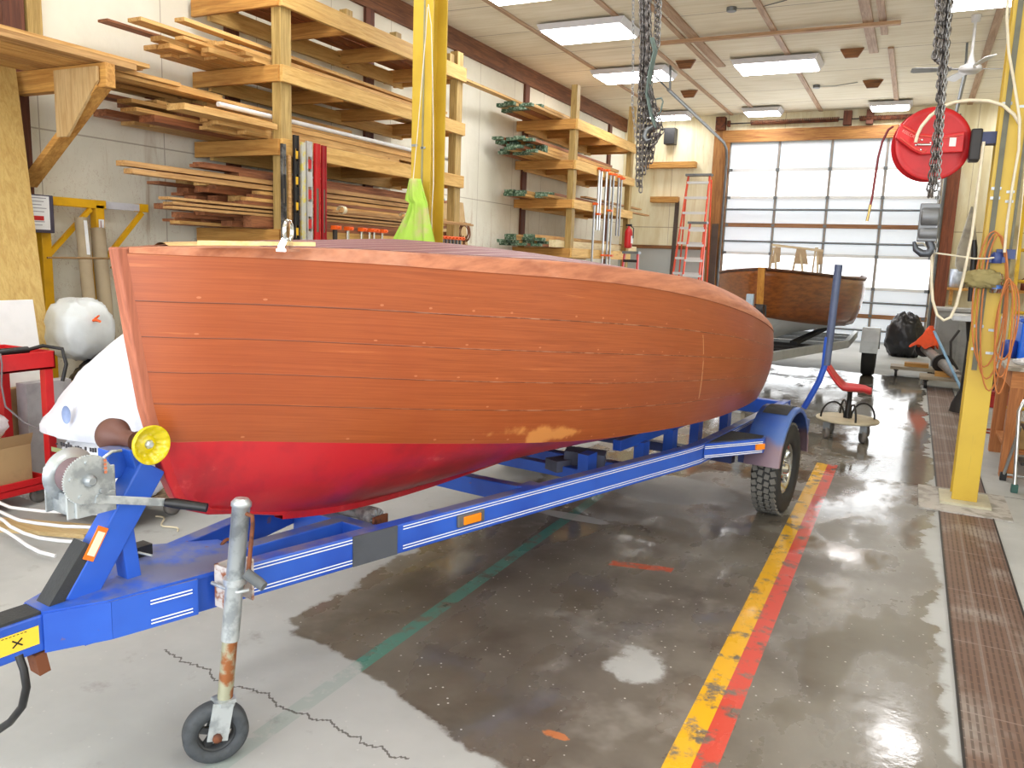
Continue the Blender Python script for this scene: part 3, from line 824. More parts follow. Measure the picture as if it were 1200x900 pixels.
for sg in (1, -1):
    pts = [1.12, 1.48, 4.1, 4.25, 4.4, 6.18]
    path = [(sg*(rail_t(s) if s != 4.25 else .700), s) for s in pts]
    rows = []
    for i, (x, y) in enumerate(path):
        rows.append([Vector((x+dx, y, z)) for dx, z in ((-.03, RZ-RH), (.03, RZ-RH), (.03, RZ), (-.03, RZ))])
    mb = MB().grid(rows, smooth=False, closed=True); mb.add(rows[0], [(3,2,1,0)]); mb.add(rows[-1], [(0,1,2,3)])
    r = tp(mb, 'side_rail', BLUE, bevel=.006, label=None)
    # pinstripes on the outer face
    for z in (RZ-.013, RZ-.024, RZ-RH+.026, RZ-RH+.015):
        if sg < 0: continue
        gap = (2.02, 2.20)
        for a, b in ((1.50, gap[0]), (gap[1], 6.1)):
            ss_ = [a]+[q for q in (4.1, 4.25, 4.4) if a < q < b]+[b]
            rows = [[Vector((sg*((rail_t(s) if s != 4.25 else .700)+.0315), s, zz)) for zz in (z, z+.004)] for s in ss_]
            o = build(MB().grid(rows, smooth=False), 'pinstripe', WSTR, r, frame=BF)
# dark patch, amber marker light on the near rail
a0, a1 = BP(rail_t(2.03)+.034, 2.03, 0), BP(rail_t(2.19)+.034, 2.19, 0)
tp(MB().beam((rail_t(1.98)+.034, 1.98, RZ-.055), (rail_t(2.17)+.034, 2.17, RZ-.055), .006, .112), 'patch_plate', plain('grey_patch', (74,78,86), .6))
ml = tp(MB().beam((rail_t(2.46)+.037, 2.46, RZ-.05), (rail_t(2.6)+.037, 2.6, RZ-.05), .014, .05), 'marker_light', plain('grey_bezel', (96,96,96), .6), bevel=.004)
build(MB().beam((rail_t(2.485)+.045, 2.485, RZ-.05), (rail_t(2.575)+.045, 2.575, RZ-.05), .012, .034), 'amber_lens', AMBER, ml, frame=BF, bevel=.003)
# tongue, gusset plate, spine
tp(MB().bx(-.045, .045, .5, 1.32, RZ-.105, RZ), 'tongue', BLUE, bevel=.006)
tp(MB().prism([(.048, 1.03), (.115, 1.17), (.175, 1.5), (.05, 1.66), (-.05, 1.66), (-.175, 1.5), (-.115, 1.17), (-.048, 1.03)], .012, Matrix.Translation((0, 0, RZ+.004))), 'tongue_gusset', BLUE)
for sg in (1, -1):
    mb = MB()
    mb.beam((sg*.048, 1.03, RZ-.052), (sg*.118, 1.18, RZ-.052), .008, .112).beam((sg*.118, 1.18, RZ-.052), (sg*.17, 1.42, RZ-.052), .008, .112)
    tp(mb, 'tongue_side_plate', BLUE)
tp(MB().beam((0, 1.36, RZ-.05), (0, 2.2, .455), .06, .10), 'spine', BLUE, bevel=.005)
tp(MB().beam((-.25, 2.2, .455), (.25, 2.2, .455), .06, .10), 'crossmember', BLUE, bevel=.005)
mb = MB().tube([(-.0, 1.66+.03*math.cos(a), .535+.036*math.sin(a)) for a in [PI*i/10 for i in range(11)]], .006, 8)
tp(mb, 'safety_loop', RUST)
# stickers on the tongue
yl = tp(MB().bx(.046, .0475, .90, 1.018, RZ-.078, RZ-.026), 'warning_sticker', plain('yellow_sticker', (246,206,60), .5, var=.02))
mb = MB().beam((.0482, .95, RZ-.064), (.0482, .975, RZ-.044), .0008, .004).beam((.0482, .95, RZ-.044), (.0482, .975, RZ-.064), .0008, .004)
build(mb, 'sticker_cross_mark', BLACK, yl, frame=BF)
mb = MB()
for i in range(9): mb.bx(.0476, .0481, .905+i*.0095, .911+i*.0095, RZ-.032, RZ-.030)
build(mb, 'sticker_print', BLACK, yl, frame=BF)
tp(MB().bx(-.04, .04, .90, 1.03, RZ, RZ+.008), 'tongue_tread_pad', TREAD)
for z in (RZ-.022, RZ-.032, RZ-.082, RZ-.092):
    tp(MB().beam((.149, 1.28, z), (.1745, 1.40, z), .002, .0035), 'pinstripe', WSTR)
bbk = tp(MB().bx(-.15, -.10, 1.36, 1.45, RZ-.02, RZ+.045), 'black_bracket', BLACK)
for z in (.0, .03): build(MB().tube([(-.10, 1.40, RZ+z), (-.04, 1.41, RZ+z)], .004, 6), 'bolt', GALV, bbk, frame=BF)
# coupler cable hanging below
tp(MB().beam((.02, 1.02, RZ-.11), (.02, 1.03, RZ-.17), .05, .03), 'cable_bracket', RUST)
tp(MB().tube([BF.inverted() @ at(x, y, Y=1.02) for x, y in ((22, 768), (28, 785), (31, 805), (26, 828), (12, 846), (-12, 862))], .009, 8), 'brake_hose', BLACK)
# winch post
wp0, wp1 = Vector((0, 1.13, RZ)), Vector((0, 1.375, .905))
tp(MB().beam((0, 1.135, RZ-.01), (0, 1.38, .89), .07, .088, (0, -1, 1)), 'winch_post', BLUE, bevel=.005)
tp(MB().beam((0, 1.068, RZ+.0), (0, 1.18, .70), .066, .034, (0, -1, 1)), 'post_step_pad', TREAD)
tp(MB().beam((0, 1.31, RZ), (0, 1.285, .76), .055, .045, (0, 1, 0)), 'post_strut', BLUE, bevel=.004)
rf = tp(MB().beam((.037, 1.165, .66), (.037, 1.215, .745), .004, .032, (0, -1, 1)), 'reflector', plain('orange_reflector_rim', (244,120,30), .4))
build(MB().beam((.0395, 1.172, .672), (.0395, 1.208, .733), .003, .022, (0, -1, 1)), 'reflector_lens', plain('pale_reflector', (252,226,196), .3, var=.02), rf, frame=BF)
# bow roller: brown bobbin on the far side, translucent yellow flared cup on the near side
yr = NT('yellow_roller'); p = yr.obj(); yr.set(Base_Color=col(224,204,20), Roughness=.25, Coat_Weight=.3, Transmission_Weight=.15); YR = yr.mat
RC = Vector((0, 1.338, .972))
M = Matrix.Translation(RC)
tp(MB().beam((0, 1.36, .86), (0, 1.335, .955), .05, .05, (1,0,0)).bx(-.075, -.02, 1.27, 1.35, .86, .95), 'roller_bracket', BLUE, bevel=.004)
tp(MB().tube([(-.14, RC.y, RC.z), (.085, RC.y, RC.z)], .009, 10), 'roller_axle', GALV)
tp(MB().lathe([(.02, -.125), (.050, -.12), (.052, -.095), (.040, -.07), (.026, -.05), (.024, .0), (.03, .02)], 32, M, ax='x'), 'brown_bobbin', plain('brown_rubber', (98,62,52), .55, var=.05))
mb = MB(); rows = []
prof = [(.018, .025), (.026, .024), (.036, .045), (.049, .062), (.052, .075), (.050, .078), (.040, .066), (.026, .05), (.020, .058), (.011, .06)]
prof = [(r*1.13, x*1.1+.012) for r, x in prof]
for r, x in prof:
    row = []
    for k in range(64):
        a = 2*PI*k/64; rr = r*(1+(.05 if .03 < r < .051 and x > .05 else 0)*(1 if k % 6 < 3 else -1))
        row.append(RC+Vector((x, rr*math.cos(a), rr*math.sin(a))))
    rows.append(row)
yc = tp(mb.grid(rows, closed=True), 'yellow_roller_cup', YR)
build(MB().lathe([(.0135, .068), (.0135, .084), (.008, .09)], 6, M, ax='x', smooth=False), 'axle_nut', GALV, yc, frame=BF)
# winch
WC = Vector((.03, 1.155, .905))
wb = tp(MB().bx(-.05, .075, 1.12, 1.235, .80, .86).bx(.060, .066, 1.10, 1.24, .80, .93).bx(-.05, -.044, 1.10, 1.24, .80, .93), 'winch_frame', GALV, bevel=.003)
mb = MB().lathe([(.030, -.04), (.030, .05)], 24, Matrix.Translation(WC), ax='x').lathe([(.074, -.048), (.076, -.044), (.03, -.040)], 32, Matrix.Translation(WC), ax='x')
build(mb, 'winch_drum', GALV, wb, frame=BF)
build(MB().lathe([(.05, -.03), (.05, .04)], 24, Matrix.Translation(WC), ax='x'), 'strap_coil', plain('purple_grey_strap', (116,96,100), .8), wb, frame=BF)
rows = []; n = 240
gm = MB()
outer = [((.070 if (k//2) % 2 else .067)*math.cos(2*PI*k/n), (.070 if (k//2) % 2 else .067)*math.sin(2*PI*k/n)) for k in range(n)]
gm.prism(outer, .008, Matrix.Translation(WC+Vector((.048, 0, 0))) @ FR)
for a in range(5): gm.lathe([(.006, .05), (.006, .058)], 10, Matrix.Translation(WC+Vector((0, .05*math.cos(a*1.256+.4), .05*math.sin(a*1.256+.4)))), ax='x')
gm.lathe([(.018, .05), (.016, .066), (.01, .072)], 16, Matrix.Translation(WC), ax='x')
build(gm, 'winch_gear', GALV, wb, frame=BF)
gm = MB()
for a in range(4): gm.bx(.0585, .0592, .018+0*a, .026, -.004+a*.011-.03, .004+a*.011-.03-.0, Matrix.Translation(WC+Vector((0, .022, .045))))
build(gm, 'gear_marking', plain('orange_marking', (206,120,84), .6), wb, frame=BF)
hp = Vector((.082, 1.185, .845)); he = Vector((.105, 1.365, .795))
ck = build(MB().beam(hp-Vector((0, .015, -.003)), he+Vector((0, .012, -.003)), .006, .024).lathe([(.016, -.012), (.016, .006)], 16, Matrix.Translation(hp), ax='x'), 'crank_arm', GALV, wb, frame=BF, bevel=.002)
build(MB().tube([he, he+Vector((.02, .018, -.003)), he+Vector((.095, .075, -.016))], [.012, .0155, .0135], 16), 'crank_grip', BLACK, wb, frame=BF)
mb = MB().tube([(.0, 1.235, .93), (-.0, 1.27, .95), (0, 1.30, .948)], .005, 8)
tp(mb, 'winch_strap', GALV)
# jockey wheel
J0 = Vector((.275, 1.425, .145)); J1 = Vector((.285, 1.497, .80))
ax = (J1-J0).normalized()
jk = tp(MB().tube([J0+ax*.235, J1-ax*.012, J1-ax*.012, J1+ax*.0, J1+ax*.012], [.0265, .0265, .030, .030, .020], 20), 'jockey_outer_tube', GALV)
t = NT('streaked_tube'); p = t.obj(); t.set(Base_Color=t.mix(t.ss(t.noise(p, 18, 4), .45, .6), col(166,166,142), col(150,92,52)), Roughness=.5, Metallic=.5)
tp(MB().tube([J0+ax*.02, J0+ax*.25], .0225, 18), 'jockey_inner_tube', t.mat)
WJ = Vector((.262, 1.405, .096)); WJM = Matrix.Translation(WJ) @ Matrix.Rotation(math.radians(-30), 4, 'Z') @ Matrix.Diagonal((1.15, 1.22, 1.22, 1))
fk = MB().beam(J0+ax*.05+Vector((.02, -.02, 0)), WJM @ Vector((.030, .0, -.01)), .006, .06, (.5, 1, 0)).beam(J0+ax*.05+Vector((-.024, .0, 0)), WJM @ Vector((-.030, 0, -.01)), .006, .05, (.5, 1, 0)).beam(J0+ax*.05-Vector((.03, 0, 0)), J0+ax*.05+Vector((.03, -.01, 0)), .05, .012).lathe([(.031, 0), (.031, .025)], 18, Matrix.Translation(J0+ax*.03))
tp(fk, 'jockey_fork', GALV)
jw = tp(MB().lathe([(.046, -.022), (.070, -.024), (.078, -.014), (.078, .014), (.070, .024), (.046, .022), (.046, -.022)], 40, WJM, ax='x', cap=False), 'jockey_tyre', plain('worn_black_tyre', (66,70,74), .7, var=.2, scale=30))
mb = MB().lathe([(.015, -.02), (.015, .02)], 16, WJM, ax='x').lathe([(.040, -.012), (.048, -.016), (.048, .016), (.040, .012), (.040, -.012)], 32, WJM, ax='x', cap=False)
for k in range(5):
    a = 2*PI*k/5+.3; e = WJM @ Vector((0, .044*math.cos(a), .044*math.sin(a)))
    mb.beam(WJM @ Vector((0, .01*math.cos(a), .01*math.sin(a))), e, .018, .02, (1, 0, 0))
build(mb, 'jockey_rim', plain('dark_hub', (56,58,60), .6), jw, frame=BF)
tp(MB().lathe([(.010, .022), (.012, .040), (.004, .044)], 8, WJM, ax='x'), 'axle_bolt', RUST)
tp(MB().tube([J1-ax*.03+Vector((.02, 0, 0)), J1-ax*.035+Vector((.045, .006, 0)), J1-ax*.06+Vector((.048, .008, 0)), J1-ax*.20+Vector((.044, .01, 0))], .0065, 8), 'jockey_crank', RUST)
tp(MB().tube([J1-ax*.205+Vector((.042, .0, 0)), J1-ax*.235+Vector((.075, .085-.06, 0)), J1-ax*.245+Vector((.095, .03, 0))], [.016, .0165, .014], 12), 'jockey_crank_grip', plain('grey_grip', (92,96,98), .7))
mb = MB().bx(.185, .192, 1.47, 1.57, .455, .59).bx(.185, .245, 1.47, 1.477, .455, .59).bx(.185, .245, 1.563, 1.57, .455, .59)
tp(mb, 'jockey_bracket', plain('rusty_white_plate', (196,190,186), .6, c2=(140,84,54), scale=22))
tp(MB().lathe([(.034, -.01), (.034, .01)], 18, Matrix.Translation(J0+ax*.42)).tube([(.20, 1.45, .54), (.245, 1.455, .535), (.31, 1.46, .535), (.318, 1.49, .535)], .006, 8), 'jockey_clamp', GALV)
# keel roller
KR = Vector((.01, 2.27, .512))
kr = tp(MB().lathe([(.012, -.11), (.040, -.105), (.040, -.06), (.024, -.02), (.024, .02), (.040, .06), (.040, .105), (.012, .11)], 28, Matrix.Translation(KR), ax='x'), 'keel_roller', plain('grey_roller', (128,124,122), .5, c2=(90,86,84), scale=30))
mb = MB()
for k in range(10):
    a = 2*PI*k/10
    mb.beam(KR+Vector((.108, .012*math.cos(a), .012*math.sin(a))), KR+Vector((.112, .037*math.cos(a), .037*math.sin(a))), .004, .01, (1,0,0))
build(mb, 'roller_ribs', GALV, kr, frame=BF)
for x in (-.13, .14): tp(MB().bx(x, x+.01, 2.22, 2.30, .43, .53), 'keel_roller_bracket', RUST)
# forward V crossmember, drop crossmember with padded brackets, bunks
tp(MB().beam((.42, 2.96, .495), (.03, 3.06, .455), .06, .085).beam((-.42, 2.96, .495), (-.03, 3.06, .455), .06, .085).beam((-.05, 3.06, .455), (.05, 3.06, .455), .06, .085), 'crossmember', BLUE, bevel=.005)
tp(MB().bx(.36, .44, 2.91, 3.02, .46, .545), 'rail_bracket', BLUE, bevel=.004)
mb = MB()
for a, b in (((-.69, .47), (-.35, .36)), ((-.36, .36), (.36, .36)), ((.35, .36), (.69, .47))):
    mb.beam((a[0], 4.12, a[1]), (b[0], 4.12, b[1]), .07, .075)
tp(mb, 'drop_crossmember', BLUE, bevel=.005)
tp(MB().bx(-.68, .68, 5.0, 5.07, .28, .34), 'axle', plain('dark_blue_axle', (34,52,110), .5))
for sg in (1, -1):
    bk = tp(MB().beam((sg*.40, 3.85, .565), (sg*.46, 6.1, .565), .05, .06), 'bunk', BLUE, bevel=.004)
    for s in (4.12, 4.55, 5.0, 5.6):
        build(MB().bx(sg*.43-.03, sg*.43+.03, s-.04, s+.04, .38 if s == 4.12 else .36, .545), 'bunk_bracket', BLUE, bk, frame=BF)
tp(MB().beam((.16, 3.72, .50), (.36, 3.80, .49), .13, .07).beam((.14, 3.6, .46), (.20, 3.75, .46), .1, .06), 'padded_bracket', plain('slate_carpet', (92,96,112), .9))
tp(MB().bx(-.54, .54, 3.62, 3.68, .40, .46), 'crossmember', BLUE, bevel=.004)
tp(MB().bx(.30, .36, 3.60, 3.70, .46, .55), 'pad_post', BLUE)
tp(MB().bx(-.70, .70, 6.05, 6.13, RZ-.11, RZ), 'rear_crossmember', BLUE, bevel=.005)
# wheels and fenders
for sg in (1, -1):
    wc = Vector((sg*.945, 5.08, .288))
    M = Matrix.Translation(wc)
    tb = MB().lathe([(.165, -.07), (.20, -.083), (.262, -.083), (.284, -.07), (.288, -.04), (.288, .04), (.284, .07), (.262, .083), (.20, .083), (.165, .07), (.165, -.07)], 64, M, ax='x', cap=False)
    ty = tp(tb, 'tyre', RUBBER)
    tb = MB()
    for k in range(40):
        for j, x in enumerate((-.056, -.02, .02, .056)):
            a = 2*PI*(k+(.5 if j % 2 else 0))/40
            c = wc+Vector((x, .288*math.cos(a), .288*math.sin(a)))
            R = Matrix.Translation(c) @ Matrix.Rotation(a, 4, 'X') @ Matrix.Rotation(.35 if j in (0, 3) else -.2, 4, 'Y')
            tb.box((0, 0, 0), (.029, .014, .032), R)
    build(tb, 'tread_blocks', plain('tread_rubber', (112,110,104), .85), ty, frame=BF)
    o_ = sg
    rim = MB().lathe([(.168, -.07), (.168, o_*.055), (.158, o_*.060), (.150, o_*.045), (.13, o_*.02), (.085, o_*.012), (.06, o_*.045), (.034, o_*.05), (.03, o_*.075), (.0, o_*.078)], 40, M, ax='x', cap=False)
    rm = build(rim, 'rim', CHROME, ty, frame=BF)
    nt_ = MB()
    for k in range(5):
        a = 2*PI*k/5
        nt_.lathe([(.009, 0), (.009, .02)], 6, Matrix.Translation(wc+Vector((o_*.045-.0, .052*math.cos(a), .052*math.sin(a)))), ax='x')
        nt_.beam(wc+Vector((o_*.03, .08*math.cos(a+.5), .08*math.sin(a+.5))), wc+Vector((o_*.04, .145*math.cos(a+.5), .145*math.sin(a+.5))), .03, .02, (1,0,0))
    build(nt_, 'spokes_and_nuts', CHROME, ty, frame=BF)
    # fender: arch over the wheel
    R0 = .355
    arc = [math.radians(a) for a in (0, 15, 30, 52, 70, 82, 98, 115, 135, 155, 174)]
    rows = []
    for a in arc:
        y = 5.08+R0*1.06*math.cos(a); z = .335+R0*math.sin(a)*.98
        w0, w1 = wc.x-sg*.105, wc.x+sg*.105
        yi = 5.08+(R0-.006)*1.06*math.cos(a); zi = .335+(R0-.006)*math.sin(a)*.98
        yl_ = 5.08+(R0-.03)*1.06*math.cos(a); zl = .335+(R0-.03)*math.sin(a)*.98
        rows.append([Vector((w0, y, z)), Vector((w1-sg*.012, y, z)), Vector((w1, y*.85+yl_*.15, z*.85+zl*.15)), Vector((w1, yl_, zl)), Vector((w1-sg*.005, yl_, zl)), Vector((w1-sg*.01, yi, zi)), Vector((w0, yi, zi))])
    if sg < 0: rows = rows[::-1]
    t = NT('fender_blue'); p = t.obj(); x_, y_, z_ = t.xyz(p)
    c = t.mix(t.ss(t.noise(p, 3, 4), .35, .7), col(58,96,178), col(84,114,170))
    c = t.mix(t.ss(z_*-1+t.noise(p, 7, 4)*.22, -.44, -.34)*.85, c, col(140,112,108))
    t.set(Base_Color=c, Roughness=.42)
    fd = tp(MB().grid(rows, closed=True), 'fender', t.mat)
    rows = []
    for a in [math.radians(q) for q in (62, 72, 82, 92, 102, 114)]:
        y = 5.08+(R0+.004)*1.06*math.cos(a); z = .335+(R0+.004)*math.sin(a)*.98
        rows.append([Vector((wc.x-sg*.075, y, z)), Vector((wc.x+sg*.075, y, z))])
    build(MB().grid(rows, smooth=False), 'fender_tread_pad', TREAD, fd, frame=BF)
    # triangular step bracket in front of the fender
    bp = MB().prism([(0, 4.28), (0, 4.74), (.215, 4.74), (.23, 4.66)] if sg > 0 else [(0, 4.28), (-.23, 4.66), (-.215, 4.74), (0, 4.74)], .085, Matrix.Translation((sg*.737, 0, RZ-.045)))
    sb = tp(bp, 'fender_step', BLUE, bevel=.004)
    build(MB().prism([(.01, 4.34), (.01, 4.73), (.205, 4.73), (.21, 4.67)] if sg > 0 else [(-.01, 4.34), (-.21, 4.67), (-.205, 4.73), (-.01, 4.73)], .005, Matrix.Translation((sg*.737, 0, RZ+.0005))), 'step_tread', TREAD, sb, frame=BF)
    if sg > 0:
        for z in (RZ-.016, RZ-.026, RZ-.068, RZ-.078):
            build(MB().beam((.737+.010, 4.27, z+.002), (.737+.228, 4.635, z+.002), .003, .004), 'pinstripe', WSTR, sb, frame=BF)
        build(MB().beam((.737+.20, 4.60, RZ-.045), (.737+.232, 4.655, RZ-.045), .018, .034), 'marker_light', AMBER, sb, frame=BF, bevel=.003)
    tp(MB().bx(sg*.72, sg*.84, 5.0, 5.12, .30, .42), 'suspension_hanger', plain('dark_blue_axle', (34,52,110)))
    tp(MB().beam((sg*.72, 5.55, .47), (sg*.93, 5.5, .47), .05, .05), 'fender_brace', BLUE)
# guide post at the rear corner
tp(MB().beam((.73, 6.02, .50), (1.0, 5.55, .49), .05, .09), 'rear_outrigger', plain('blue_grey_steel', (78,92,130), .5), bevel=.004)
pts = [(x, y) for x, y in ((942, 478), (952, 461), (960, 446), (966, 430), (968, 410), (970, 395))]
gp = [BF.inverted() @ at(x, y, Y=6.02) for x, y in pts]
tp(MB().tube(gp, .021, 14), 'guide_arm', BLUE)
gp2 = [BF.inverted() @ at(x, y, Y=6.02) for x, y in ((968.5, 428), (983, 310))]
tp(MB().tube(gp2, .027, 16), 'guide_sleeve', plain('slate_plastic', (80,92,122), .4))
# ---------------------------------------------------------------- gantry columns and crane beam
t = NT('column_yellow'); p = t.obj()
c = t.mix(t.ss(t.noise(p, 2, 4), .35, .7), col(208,176,58), col(192,158,50))
c = t.mix(t.ss(t.noise(t.scale(p, (20, 20, 1.2)), 1.5, 4, .7), .62, .72)*.5, c, col(150,130,70))
t.set(Base_Color=c, Roughness=.42); CY = t.mat
GREYCH = plain('grey_channel_paint', (108,108,92), .6)
def column(name, x0, x1, y, label):
    o = thing('steel_column', label, 'column', ((x0+x1)/2, y+.1, 0))
    ztop = 4.25
    build(MB().bx(x0, x1, y, y+.014, .03, ztop), 'front_flange', CY, o, bevel=.002)
    build(MB().bx(x0, x1, y+.206, y+.22, .03, ztop), 'rear_flange', CY, o, bevel=.002)
    build(MB().bx((x0+x1)/2-.006, (x0+x1)/2+.006, y+.012, y+.208, .03, ztop), 'web', CY, o)
    if x0 > 0:
        build(MB().bx(x0+.022, x0+.052, y-.012, y-.0005, .92, ztop-.02), 'cable_channel', GREYCH, o)
        build(MB().bx(x1-.006, x1+.010, y-.010, y+.03, 1.3, ztop-.02), 'conduit', GREYCH, o)
    else: build(MB().bx(x0+.10, x0+.115, y-.006, y-.0005, 1.5, ztop-.02), 'cable_channel', plain('thin_grey_line', (150,146,110), .6), o)
    build(MB().bx(x0-.07, x1+.08, y-.10, y+.26, .013, .03), 'base_plate', plain('cream_base_plate', (188,183,158), .6), o)
    for z in (1.05, 1.2, 2.02, 2.08, 2.6) if x0 > 0 else (2.4,):
        build(MB().bx(x0+.005, x0+.06, y-.008, y+.002, z, z+.018).bx(x0+.09, x0+.135, y-.006, y+.002, z-.02, z-.004), 'clip', GALV, o)
    return o
lc = column('l', -3.745, -3.56, 5.6, 'yellow steel column behind the bow with a lime green cloth hanging on it')
rc = column('r', .378, .53, 6.05, 'yellow steel column standing beside the drain at the right')
struct(MB().bx(.18, .72, 5.78, 6.42, 0.0005, .0125), 'trim_90', plain('patched_concrete', (176,172,166), .8, c2=(140,136,128), scale=9))
solo(MB().bx(-3.95, .75, 5.72, 5.74, 4.25, 4.55).bx(-3.95, .75, 5.66, 5.80, 4.55, 4.57).bx(-3.95, .75, 5.66, 5.80, 4.25, 4.27).bx(-3.75,-3.55,5.6,5.83,4.251,4.27).bx(.385,.53,5.66,6.27,4.251,4.27), 'crane_beam', CY, 'yellow steel beam spanning the two yellow columns overhead', 'beam')
for dx in (0, .012):
    pass
# lime cloth and cord on the left column
rows = []
for i in range(25):
    v = i/24; yy = 210+v*84
    xl = 481-v*17+(6*math.sin(v*5) if v > .3 else 0); xr_ = 493+min(v*3, 1)*6+v*11
    row = []
    for k in range(31):
        u = k/30
        b = at(xl+(xr_-xl)*u, yy, Y=5.5)
        fold = .018*math.sin(u*13+v*3)+.012*math.sin(u*27-v*5+1)
        b = b+Vector((0, -.05*math.sin(PI*u)-fold*(.3+v), 0))
        row.append(b)
    rows.append(row)
o = solo(MB().grid(rows), 'work_cloth', plain('lime_cloth', (168,206,80), .85, c2=(190,184,124), scale=4), 'lime green stained cloth hanging from a string beside the left yellow column', 'cloth')
sm = o.modifiers.new('thick', 'SOLIDIFY'); sm.thickness = .006
solo(MB().tube([at(x, y, Y=5.52) for x, y in ((484, 212), (489, 160), (494, 100), (499, 40), (501, 8))], .0035, 6), 'cord', plain('white_cord', (232,226,214), .7), 'thin white string from which the lime green cloth hangs', 'string')
solo(MB().tube([at(x, y, Y=5.55) for x, y in ((502, 5), (505.5, 30), (507, 90), (508, 160), (508, 215), (506, 250), (506, 292))], .0035, 6), 'cord', plain('white_cord', (232,226,214), .7), 'thin white string running down the right edge of the left yellow column', 'string')

# ---------------------------------------------------------------- levels and clamps at the near rack
LX = -5.28
def ledge(y0, y1, z): return build(MB().bx(-5.35, -5.2, y0, y1, z-.03, z), 'tool_ledge', RACKY, rack)
rack = [o for o in COL.objects if o.name == 'timber_rack'][0]
ledge(5.6, 9.2, 1.30)
rack = [o for o in COL.objects if o.name == 'timber_rack.001'][0]
ledge(13.0, 15.9, 1.30)
def level(y, z1, w, body, label, windows=3, win=None, lean=0):
    o = thing('spirit_level', label, 'level', (LX, y, 1.302))
    mb = MB()
    h = z1-1.302; n = windows
    xs = (-5.272, -5.246)
    # I-section bar with openings
    mb.bx(xs[0], xs[1], y-w/2, y-w/2+.012, 1.302, z1).bx(xs[0], xs[1], y+w/2-.012, y+w/2, 1.302, z1)
    step = h/(n*2+1)
    for i in range(n+1):
        a = 1.302+i*2*step
        mb.bx(-5.266, -5.252, y-w/2+.01, y+w/2-.01, a, a+step)
    build(mb, 'bar', body, o)
    for i in range(n):
        a = 1.302+(i*2+1)*step
        if win and i != 0:
            build(MB().bx(-5.268, -5.250, y-w/2+.012, y+w/2-.012, a+step*.2, a+step*.8), 'vial_block', win, o)
        else:
            build(MB().bx(-5.262, -5.256, y-w/2+.012, y+w/2-.012, a, a+step), 'cover', plain('grey_smoke', (120,110,96), .4), o)
    return o
level(5.78, 2.49, .05, plain('worn_black_level', (44,42,42), .5, c2=(110,110,108), scale=9), 'worn black and grey level standing left of the near rack post', 4)
solo(MB().bx(-5.27, -5.25, 5.845, 5.875, 1.302, 2.40), 'wood_strip', LB, 'tan straight wooden strip between the two black levels', 'strip')
level(5.95, 2.59, .062, BLACK, 'tall black level with two yellow vial windows', 5, plain('yellow_vial', (240,190,40), .4))
solo(MB().bx(-5.272, -5.25, 6.02, 6.075, 1.302, 2.54), 'straightedge', plain('silver_yellow_rule', (206,208,200), .35, .4, c2=(226,214,110), scale=12), 'silver straightedge with yellow scuffs right of the tall black level', 'straightedge')
level(6.13, 2.56, .075, plain('silver_level', (206,206,208), .35, .6), 'silver level with red middle strip', 4, REDP)
level(6.245, 2.555, .07, REDP, 'bright red level, left one of the red pair', 1)
level(6.345, 2.55, .06, plain('deep_red_level', (160,20,30), .4), 'darker red level, right one of the red pair', 1)
def bar_clamp(x, y, z0, z1, label, group, jaws=(), m=ALU, w=.03, gl=None):
    o = thing('bar_clamp', label, 'clamp', (x, y, z0), group=group)
    build(MB().bx(x-.012, x+.012, y-w/2, y+w/2, z0, z1), 'bar', m, o, bevel=.002)
    build(MB().bx(x-.02, x+.05, y-w/2-.02, y+w/2+.02, z1-.005, z1+.035).bx(x+.03, x+.075, y-.012, y+.012, z1+.005, z1+.025), 'head', ORANGE, o, bevel=.003)
    for z in jaws: build(MB().bx(x-.02, x+.06, y-w/2-.025, y+w/2+.025, z, z+.035), 'sliding_jaw', ORANGE, o, bevel=.003)
    return o
for y, m, w in ((6.52, plain('dark_bar', (70,66,62), .4, .6), .05), (6.72, CHROME, .035), (6.95, CHROME, .03), (7.09, CHROME, .03), (7.17, CHROME, .025), (7.32, CHROME, .025)):
    bar_clamp(-5.262, y, 1.302, 1.76, 'short bar clamp with orange head standing on the near rack ledge', 'short orange-headed clamps at the near rack', m=m, w=w)
for i in range(8):
    bar_clamp(-5.262, 8.42+.085*i, 1.302, 1.74, 'small grey clamp with orange top in the close row beside the left yellow column', 'row of small grey clamps', m=GREYM, w=.035)
# clamps on the far rack
for y, z0, z1, j, lab in ((13.74, 1.302, 2.52, (), 'grey bar clamp standing furthest left on the far rack'), (13.9, 2.08, 3.15, (2.35,), 'short bright clamp hanging from the second beam of the far rack'), (14.02, 2.08, 3.14, (), 'bright clamp hanging beside the other short one on the far rack'),
                     (14.28, 1.302, 3.16, (1.62,), 'tall bright clamp reaching down past the boat deck, far rack'), (14.5, 1.302, 3.12, (1.62, 2.45), 'tall grey clamp with two orange jaws, far rack'), (14.68, 1.302, 3.13, (1.62,), 'tall dull clamp near the far rack middle'), (14.98, 2.02, 3.12, (), 'hanging grey clamp left of the far rack end post'), (15.14, 2.02, 3.1, (), 'hanging grey clamp next to the far rack end post')):
    bar_clamp(-5.255, y, z0, z1, lab, 'aluminium clamps on the far rack', j, w=.05, m=ALU if 'bright' in lab else plain('dull_alu', (158,162,164), .35, .8))
o = thing('fire_extinguisher', 'red fire extinguisher with white label hung beside the far rack end post', 'extinguisher', (-5.25, 15.72, 1.8))
build(MB().lathe([(.03, 1.80), (.075, 1.815), (.08, 1.85), (.08, 2.12), (.06, 2.18), (.03, 2.2), (.02, 2.24)], 20, Matrix.Translation((-5.24, 15.7, 0))), 'cylinder', REDP, o)
build(MB().bx(-5.19, -5.155, 15.66, 15.75, 1.9, 2.05), 'label', WHITEP, o)
